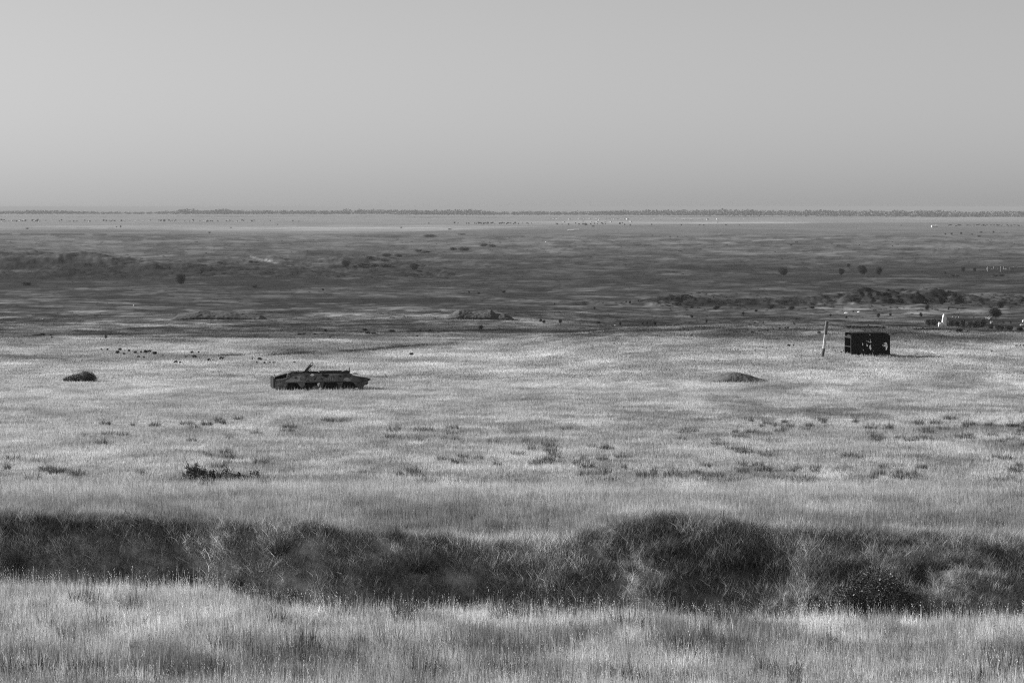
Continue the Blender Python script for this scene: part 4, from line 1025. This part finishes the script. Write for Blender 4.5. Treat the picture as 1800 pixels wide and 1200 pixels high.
for px, py, w, h in ((951, 566, 7, 6), (956, 568, 7, 6), (985, 568, 8, 8), (1052, 570, 7, 6), (1090, 573, 6, 8), (1130, 571, 6, 6), (1137, 571, 6, 6), (1151, 571, 8, 7), (1216, 559, 7, 6), (1242, 567, 5, 6), (1306, 554, 7, 6), (1257, 545, 8, 5), (1181, 528, 8, 7), (1107, 536, 6, 6), (1101, 533, 4, 3), (1122, 532, 4, 4), (1060, 535, 2.5, 3), (975, 536, 3, 4), (1045, 544, 5, 5),
                     (571, 584, 8, 6), (640, 582, 12, 5), (650, 588, 22, 5), (689, 584, 14, 5), (560, 588, 20, 4), (530, 589, 16, 3.5), (845, 579, 10, 8), (738, 582, 6, 3), (756, 582, 6, 3), (580, 594, 4, 3), (733, 592, 6, 3), (885, 516, 10, 5), (824, 515, 5, 4), (841, 517, 6, 4), (653, 490, 5, 3), (567, 511, 5, 4), (186, 596, 6, 9), (91, 595, 4, 4), (32, 595, 4, 3), (325, 595, 4, 3), (340, 595, 4, 3), (62, 590, 14, 3), (75, 590, 12, 4.5), (90, 590, 12, 3),
                     (447, 506, 13, 5), (353, 484, 9, 9), (1619, 557, 7, 8), (1777, 570, 4, 6), (1764, 568, 6, 3), (1545, 558, 8, 8), (1565, 556, 7, 6), (1400, 562, 6, 4), (1460, 556, 5, 5), (1488, 560, 5, 5), (1500, 549, 4, 3),
                     (806, 441, 36, 7), (858, 434, 26, 6), (690, 452, 36, 6), (649, 457, 15, 6), (660, 470, 60, 6), (628, 471, 22, 5), (742, 444, 26, 6), (46, 502, 20, 7), (444, 463, 20, 4),
                     (1355, 544, 18, 9), (1392, 544, 14, 6), (1428, 543, 12, 5), (1630, 544, 10, 9), (1757, 542, 18, 12), (1262, 543, 16, 6), (1216, 542, 8, 4), (1330, 548, 8, 4), (1662, 482, 6, 5), (1757, 486, 22, 3.5), (1680, 486, 16, 3.5)):
    shrub(px, py, w, h, "dark scrub bush on the dark flats of the valley", G5)
G6 = "dark bushes round the white ruin"
for i, (px, py, w, h) in enumerate(((1632, 571, 16, 12), (1642, 572, 16, 13), (1651, 573, 14, 14), (1672, 574, 14, 12), (1683, 574, 16, 11), (1692, 574.5, 14, 15), (1705, 575, 16, 12), (1716, 576, 18, 15), (1728, 575, 16, 16), (1742, 577, 14, 10), (1755, 578, 16, 9), (1775, 580, 20, 10), (1792, 581, 18, 8), (1762, 579, 12, 8))):
    shrub(px, py + 1.5, w, h, "dark bush among the rubble beside the white ruin pillar", G6)
# thin brush line along the valley edge right of centre
SCR = []
def scrub_bit(px, py, w, h):
    gx, gy, gz = ground(px, py); K = gy / F
    V, Fq_, S = leafcloud(150, [(0, 0, .5, .5, .5, .48), (.3, .1, .35, .3, .3, .33)], .16, len(SCR) + 7, shade=(.5, 1.6))
    SCR.append((V * np.array([w * K, min(w, 2 * h) * K, h * K]) + np.array([gx, gy, gz]), Fq_, S))
for i in range(60):
    px = 1040 + i * 6.3 + r_.uniform(-3, 3); yb = np.interp(px, [1040, 1180, 1300, 1420], [577, 573, 567, 564])
    scrub_bit(px, yb + r_.uniform(-3, .5), r_.uniform(3, 8), r_.uniform(2, 4.5))
for i in range(420):
    px = r_.uniform(0, 1800); py = r_.uniform(416, 500)
    if float(fbm(np.array([px / 90.]), np.array([py / 12.]), 98, 3)[0]) > .44: scrub_bit(px, py, r_.uniform(2, 8), r_.uniform(1.3, 3))
for i in range(70):
    px = r_.uniform(620, 1800); py = r_.uniform(528, 566)
    scrub_bit(px, py, r_.uniform(3, 7), r_.uniform(2, 4))
for i in range(700):
    px = r_.uniform(0, 1800); py = r_.uniform(500, 600)
    if px > 900 and py > 560: continue
    if float(fbm(np.array([px / 70.]), np.array([py / 6.]), 99, 3)[0]) > .52: scrub_bit(px, py, r_.uniform(2, 5), r_.uniform(1.2, 2.6))
for i in range(70):
    px = r_.uniform(1618, 1800); scrub_bit(px, np.interp(px, [1618, 1700, 1800], [570, 575, 582]) + r_.uniform(-5, 1), r_.uniform(4, 13), r_.uniform(2, 8))
for i in range(210):
    px = r_.uniform(1150, 1800); scrub_bit(px, 546 + r_.uniform(-30, 1), r_.uniform(3, 10), r_.uniform(2, 5))
V, Fc, S = join(SCR); me = np_mesh("low_scrub", V, Fc, {"shade": S}); o = link("low_scrub", me, M['shrub']); tag(o, "thin low scrub dotted over the dark valley floor and its edges", "scrub", kind='stuff')

# ---------------------------------------------------------------- white ruin
def rock(n=2, seed=0, sx=1, sy=1, sz=1):
    bmm = bmesh.new(); bmesh.ops.create_icosphere(bmm, subdivisions=n, radius=1); r = random.Random(seed)
    for v in bmm.verts:
        c = v.co; k = 1 + .30 * math.sin(c.x * 4 + seed) * math.cos(c.y * 3 + c.z * 5 + seed) + r.uniform(-.13, .13); v.co = Vector((c.x * k * sx, c.y * k * sy, c.z * k * sz))
    me = bpy.data.meshes.new("rock"); bmm.to_mesh(me); bmm.free(); return me
def ruin():
    gx, gy, gz = ground(1658, 574.5); K = gy / F
    rt = empty("ruined_pillar", (gx, gy, gz)); tag(rt, "broken white masonry pillar on a heap of white blocks at the edge of the ridge", "ruin")
    q = MB()
    P = [(-1.6, 8), (-2.0, 13), (-1.2, 18.5), (.0, 22), (1.4, 23.0), (2.8, 21.0), (4.2, 20.4), (5.8, 17.6), (6.0, 13), (5.4, 10.5), (5.8, 5), (4.8, 1), (2.0, -1), (0, 0)]
    q.prism([(a * K, b * K) for a, b in P], -.15, .35); q.build("pillar", M['stone'], rt, .11, .02)
    for i, (a, b, w, h) in enumerate(((-6.5, 4.5, 2.6, 4.2), (-3.0, 3.5, 3.0, 4.6), (.2, 5.0, 2.6, 5.5), (3.0, 2.0, 3.2, 3.0), (-7.2, 1.5, 1.8, 2.2), (-.6, 9.0, 2.0, 3.4), (5.4, .8, 1.8, 1.6))):
        o = link("block", rock(2, i, w * K, w * K, h * K), M['stone'], rt, loc=(a * K, -.1 + .05 * i, b * K))
ruin()
for i, (px, py, w, h, lb) in enumerate(((1676, 558, 4, 3.2, "pale stone left of three behind the ruin pillar"), (1681, 559, 4.5, 3.5, "pale stone between two others behind the ruin pillar"), (1686, 558.5, 3, 3, "pale stone right of three behind the ruin pillar"),
                                        (1740, 562, 8, 7, "tallest pale broken wall stub under the big dark bush"), (1743, 570, 5, 8, "narrow pale wall stub below the big dark bush"), (1735, 560, 5, 4, "small pale block left of the wall stub"), (1624, 566, 3, 2.5, "small pale stone left of the white ruin"), (1627, 568, 4, 2.5, "pale stone just left of the dark ruin bushes"),
                                        (1797, 573, 9, 5, "pale block heap at the right frame edge"), (1799, 567, 4, 6, "upright pale block at the right frame edge"), (1702, 571, 9, 2.2, "flat pale slab between the ruin bushes"), (1488, 551, 8, 2.4, "flat pale rubble patch beyond the leaning pole"), (1510, 549, 6, 2.4, "pale rubble beyond the black box body"),
                                        (235, 538, 2.6, 2.2, "single white stone on the left flats"), (960, 426, 2.6, 2, "single white spot of stone on the far slope"), (1083, 572.5, 8, 2.5, "pale stone beside the shrubs at the valley edge"), (75, 562, 8, 2.4, "pale flat stone on the left flats"),
                                        (211, 706.5, 7, 1.6, "small pale stone flat in the field below the round bush"))):
    gx, gy, gz = ground(px, py); K = gy / F
    o = link("stone", rock(2, 30 + i, w * K / 2, w * K / 2, h * K / 2), M['stone'] if i in (11, 12, 13, 14, 9) else M['conc'], loc=(gx, gy, gz + h * K * .35)); tag(o, lb, "stone")
def concrete_ruin(px, py, parts, label):
    gx, gy, gz = ground(px, py); K = gy / F
    W_ = max(p[2] for p in parts) * K
    xs = np.linspace(gx, gx + W_, 12); gz = float(max(zg(xs, xs * 0 + gy).max(), zg(xs, xs * 0 + gy - 12).max()))
    rt = empty("roofless_ruin", (gx, gy, gz), .0); tag(rt, label, "ruin")
    for i, (nm, a, b, z0, z1, y0, y1) in enumerate(parts):
        MB().box(a * K, b * K, y0, y1, (z0 * K + 1.6 * K) if z0 > -.9 else -4 * K, z1 * K + 1.6 * K).build(nm, M['plaster'] if nm == "wall_panel" else M['conc'] if nm != "dark_opening" else M['win'], rt, .04, .03)
concrete_ruin(1736, 477, [("front_wall", .0, 20.4, -1.0, 1.6, 0, .5), ("corner_post", .0, .9, 1.61, 7.0, 0, .5), ("wall_stub", 7.6, 9.6, 1.61, 3.6, 0, .5), ("post", 10.8, 11.7, 1.61, 7.2, .0, .5), ("post", 13.4, 14.2, 1.61, 5.6, .0, .5), ("back_wall", 2, 7, 0, 4.4, 5.5, 6), ("post", 18.2, 19.2, 1.61, 4.0, 0, .5)],
              "left roofless concrete ruin with bare corner posts and low front wall")
concrete_ruin(1758.4, 478, [("front_wall", .0, 19.0, -1.0, 1.9, 0, .5), ("corner_post", .0, 1.0, 1.91, 7.6, 0, .5), ("wall_stub", 1.01, 2.6, 1.91, 4.2, 0, .5), ("lintel", 6.8, 13.2, 4.8, 7.6, 2.0, 2.6), ("wall_panel", 9.8, 12.9, 1.0, 4.79, 2.0, 2.6), ("post", 6.8, 7.6, 0, 4.79, 2.0, 2.6), ("post", 13.21, 14.0, 0, 5.4, 2.0, 2.6)],
              "middle roofless concrete ruin with a high lintel and white panel")
concrete_ruin(1774, 476, [("front_wall", .0, 9.0, -1.0, 4.6, 0, .5), ("wall_end", 9.2, 16, 1.0, 5.2, 3, 3.6), ("wall_end", 17, 30, 2.8, 4.6, 3, 3.6), ("dark_opening", 4.6, 7.4, .4, 2.2, -.05, .0)], "low broken concrete wall right of the roofless ruins")

# ---------------------------------------------------------------- far buildings
def long_house(px, py, secs, label, dep=8.0):
    gx, gy, gz = ground(px, py); K = gy / F
    rt = empty("long_building", (gx, gy, gz)); tag(rt, label, "building")
    for i, (a, b, h, rf) in enumerate(secs):
        MB().box(a * K, b * K, 0, dep, -1.0, h * K).build("wall", M['plaster'], rt)
        q = MB(); z = h * K + .003
        q.prism([(-.4, z), (dep / 2, z + rf * K), (dep + .4, z)], a * K - .3, b * K + .3, 'x'); q.build("roof", M['roofl'], rt)
        for w_ in range(max(1, int((b - a) / 1.9))):
            xx = (a + .7 + w_ * 1.9) * K; MB().box(xx, xx + .55 * K, -.06, .0, .35 * h * K, .72 * h * K).build("window", M['win'], rt)
long_house(998.5, 405.6, [(0, 9.6, 1.5, .9), (9.9, 18.6, 1.9, .8)], "long white two-part farm building alone on the plain near the centre")
long_house(1638.2, 399.6, [(0, 6.9, 2.9, .9), (7.1, 10.6, 3.1, .8)], "square white farm building alone on the plain at right")
rh = random.Random(77)
def cottage(px, py, w, h, label, group, dark=False):
    gx, gy, gz = ground(px, py, 2500); K = gy / F; W_, H_ = w * K, h * K; Dp = W_ * .8
    rt = empty("cottage", (gx, gy, gz), rh.uniform(-.5, .5)); tag(rt, label, "house", group)
    MB().box(-W_ / 2, W_ / 2, 0, Dp, -.8, H_ * .62).build("wall", M['plaster'], rt)
    MB().prism([(-.3, H_ * .62 + .003), (Dp / 2, H_), (Dp + .3, H_ * .62 + .003)], -W_ / 2 - .2, W_ / 2 + .2, 'x').build("roof", M['roofd'] if dark else M['roofl'], rt)
    MB().box(-W_ * .2, W_ * .05, -.05, 0, H_ * .1, H_ * .45).build("window", M['win'], rt)
GA, GB = "cottages of the left village", "cottages of the right village"
for i in range(54):
    px = (rh.uniform(2, 70) if i < 14 else rh.uniform(60, 450)); py = 389.2 + rh.uniform(-.8, .8)
    cottage(px, py, rh.uniform(1.6, 3.4), rh.uniform(1.3, 2.2), "tiny pale cottage in the scattered village row at far left", GA, rh.random() < .45)
for i in range(56):
    px = rh.uniform(965, 1340) if i > 12 else rh.uniform(1010, 1090); py = rh.choice([385.6, 390.4, 386.0]) + rh.uniform(-.4, .4) if px < 1150 else 386 + rh.uniform(-.5, .5)
    cottage(px, py, rh.uniform(1.8, 3.8), rh.uniform(1.2, 2.2), "tiny pale cottage in the scattered village right of centre", GB, rh.random() < .3)
for px, w in ((740, 3), (904, 3), (632, 2), (1268, 3), (1326, 14), (1685, 3), (1292, 2), (840, 8)):
    cottage(px, (376.2 if px != 1326 else 379.4) if px != 840 else 370.8, w, 2.4 if w < 9 else 1.4, "pale house at the foot of the far tree belt", "pale houses along the far tree belt")
GT, GU = "village trees at far left", "orchard trees right of centre"
for i in range(46):
    px = rh.uniform(0, 460); s = rh.uniform(1.6, 3.6); put("tree", [TREES[rh.randrange(4)][1]], px, 389.6 + rh.uniform(-1.4, .6), s * 1.4, s, "small round tree among the cottages of the left village", "tree", GT)
for i in range(58):
    px = rh.choice([rh.uniform(790, 950), rh.uniform(840, 910), rh.uniform(960, 1100)]); s = rh.uniform(1.6, 3.4); put("tree", [TREES[rh.randrange(4)][1]], px, 393.6 + rh.uniform(-.8, .8) if px < 950 else 394.5 + rh.uniform(-1.5, 1), s * 1.3, s, "small round orchard tree on the pale plain right of centre", "tree", GU)
GV = "lone bushes on the far plain"
for px, py, w, h in ((47, 403, 8, 2.5), (205, 400, 3, 2.5), (212, 400, 4, 3.4), (368, 410, 6, 2.6), (406, 401.5, 3, 2.6), (475, 389, 3, 2), (488, 396, 3, 2.4), (515, 389.5, 3, 2.6), (525, 390, 2, 2), (705, 401, 5, 2), (791, 404, 10, 2), (754, 393.5, 4, 2), (755, 417, 26, 5), (812, 413, 20, 2.5), (1000, 395.5, 4, 3), (1029, 396.5, 8, 4.4), (1043, 398.5, 6, 2.5), (1098, 396.5, 4, 3), (1108, 397, 4, 3),
                     (1146, 396, 3, 3), (1198, 397, 4, 3), (1230, 396.5, 4, 2), (1237, 396.5, 4, 2), (1262, 392.5, 1.4, 3.4), (1276, 396.5, 4, 2.4), (1300, 397, 3, 2), (1147, 415, 4, 2), (1178, 417, 4, 2), (1191, 417, 4, 2), (1391, 432, 4, 3), (1511, 432, 3, 2), (1569, 433, 3, 2), (1584, 397, 3, 2), (1770, 395.5, 3, 1.5), (1662, 413, 4, 3), (1673, 413, 5, 4), (1690, 413, 6, 4.5), (1725, 409.5, 6, 3), (1747, 409.5, 5, 3.4), (1709, 413, 4, 2.4), (1722, 417, 8, 3), (1770, 410, 3, 2)):
    put("bush", SHR[rh.randrange(5)], px, py, w, h, "lone dark bush dotted on the far plain below the tree belt", "bush", GV)
for i in range(40):
    px = rh.uniform(1650, 1800); put("bush", SHR[rh.randrange(5)], px, 396.5 + rh.uniform(-1, 1.4), rh.uniform(2, 7), rh.uniform(1, 2.2), "lone dark bush dotted on the far plain below the tree belt", "bush", GV)
# utility pole on the far slope, post in the valley
gx, gy, gz = ground(1254.5, 430.5); K = gy / F
rt = empty("utility_pole", (gx, gy, gz)); tag(rt, "thin utility pole standing on the far slope right of centre", "pole")
MB().tube([(0, 0, -.5), (0, 0, 8.5 * K)], [.22, .14], 7).build("post", M['bark'], rt); MB().box(-.9, .9, -.08, .08, 7.6 * K, 7.6 * K + .2).build("crossarm", M['bark'], rt)
gx, gy, gz = ground(1666.5, 544.5); K = gy / F
o = MB().tube([(0, 0, -.2), (.05, 0, 3 * K), (-.03, 0, 5.4 * K)], [.22, .25, .3], 7).build("stump_post", M['wooddark'], None, 0, .03); o.location = (gx, gy, gz); tag(o, "short dark stump post standing beyond the white ruin pillar", "post")

# ---------------------------------------------------------------- far tree belt: one wood, thousands of trees
def belt():
    r = np.random.default_rng(8); Vs, Fs, Ss = [], [], []; off = 0
    bx_ = [-300, 0, 60, 120, 200, 240, 280, 305, 330, 350, 390, 440, 600, 615, 640, 700, 740, 800, 830, 850, 880, 930, 1000, 1100, 1160, 1220, 1250, 1300, 1380, 1440, 1500, 1600, 1650, 1700, 1750, 1800, 2150]
    bh_ = [5, 5.5, 6.5, 6, 4, 4, 4.5, 7, 8.5, 6.5, 8, 6.5, 6, 9, 8, 7.5, 8, 8, 9.5, 7, 6, 6.5, 6, 8, 9, 9, 10, 9.5, 9, 10, 9.5, 10, 10.5, 9, 9.5, 9.5, 9]
    N = 2600
    for i in range(N):
        px = r.uniform(-290, 2100); hp = np.interp(px, bx_, bh_) * r.uniform(.55, 1.08) * (1.15 if r.random() < .06 else 1)
        base = np.interp(px, [-300, 700, 1100, 1400, 1600, 1700, 1810, 2150], [376.6, 377.2, 378.0, 379.4, 380.6, 381.4, 381.0, 381])
        y = (6300 if px > 700 else 6700) + r.uniform(0, 420); x = (px - 900) / F * y
        h = hp * y / F; w = h * r.uniform(.5, 1.5)
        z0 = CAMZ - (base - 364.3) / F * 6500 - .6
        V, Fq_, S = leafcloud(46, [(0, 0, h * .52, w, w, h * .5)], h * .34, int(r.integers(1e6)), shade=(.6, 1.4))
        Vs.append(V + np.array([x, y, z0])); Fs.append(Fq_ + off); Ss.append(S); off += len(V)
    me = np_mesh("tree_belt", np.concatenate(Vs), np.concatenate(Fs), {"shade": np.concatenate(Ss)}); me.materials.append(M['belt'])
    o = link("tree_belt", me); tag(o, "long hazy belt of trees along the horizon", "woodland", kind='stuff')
belt()

# ---------------------------------------------------------------- labels: where each look-alike stands
ORD = ["first", "second", "third", "fourth", "fifth", "sixth", "seventh", "eighth", "ninth", "tenth", "eleventh", "twelfth", "thirteenth", "fourteenth", "fifteenth", "sixteenth", "seventeenth", "eighteenth", "nineteenth", "twentieth"] + ["twenty-" + w_ for w_ in ("first", "second", "third", "fourth", "fifth", "sixth")]
SECT = [(150, "at the left frame edge"), (450, "left of the armoured carrier"), (700, "in line with the armoured carrier"), (1000, "in the middle"), (1250, "right of the middle"), (1430, "left of the leaning pole"), (1600, "in line with the black box"), (9999, "near the right frame edge")]
def relabel(group, short, rowwise=False):
    mem = [o for o in bpy.data.objects if o.parent is None and o.get("group") == group]
    info = []
    for o in mem:
        p = o.location; px, py = project(p.x, p.y, CAMZ - p.z); info.append((float(px), float(py), o))
    info.sort(key=lambda t: t[0]); cnt = {}; tot = {}
    key = lambda px: next(n for lim, n in SECT if px < lim)
    for px, py, o in info: tot[key(px)] = tot.get(key(px), 0) + 1
    for px, py, o in info:
        k = key(px); i = cnt.get(k, 0); cnt[k] = i + 1; n = tot[k]
        if n == 1: w = k
        elif i < 26 and i <= n // 2 + 1 or n <= 4: w = k + ", " + (ORD[i] + " from left")
        elif n - 1 - i < 26: w = k + ", " + ("last" if i == n - 1 else ORD[n - 1 - i]) + " from right" if i < n - 1 else k + ", rightmost there"
        else: w = k + ", mid-cluster"
        o["label"] = short + " " + w
for g_, sh_ in (("dark tufts in the foreground grass", "dark foreground grass tuft"), ("weed tufts in the open field", "dark field weed tuft"), ("scattered shrubs of the valley floor", "dark valley scrub bush"), ("lone bushes on the far plain", "lone far-plain bush"),
                ("orchard trees right of centre", "tiny orchard tree"), ("cottages of the right village", "tiny right-village cottage"),
                ("cottages of the left village", "tiny left-village cottage"), ("village trees at far left", "tiny left-village tree"), ("single small shrubs on the right slope", "small right-slope shrub"),
                ("row of low shrubs behind the black box body", "low ridge shrub"), ("row of low shrubs on the ridge at right", "ridge shrub left of the ruin"),
                ("small dark shrubs on the slope above the round bush", "small left-slope shrub"), ("small shrubs just above the carrier", "tiny shrub above the carrier"), ("dark bushes round the white ruin", "dark ruin-side bush"),
                ("pale houses along the far tree belt", "pale belt-edge house")):
    relabel(g_, sh_)
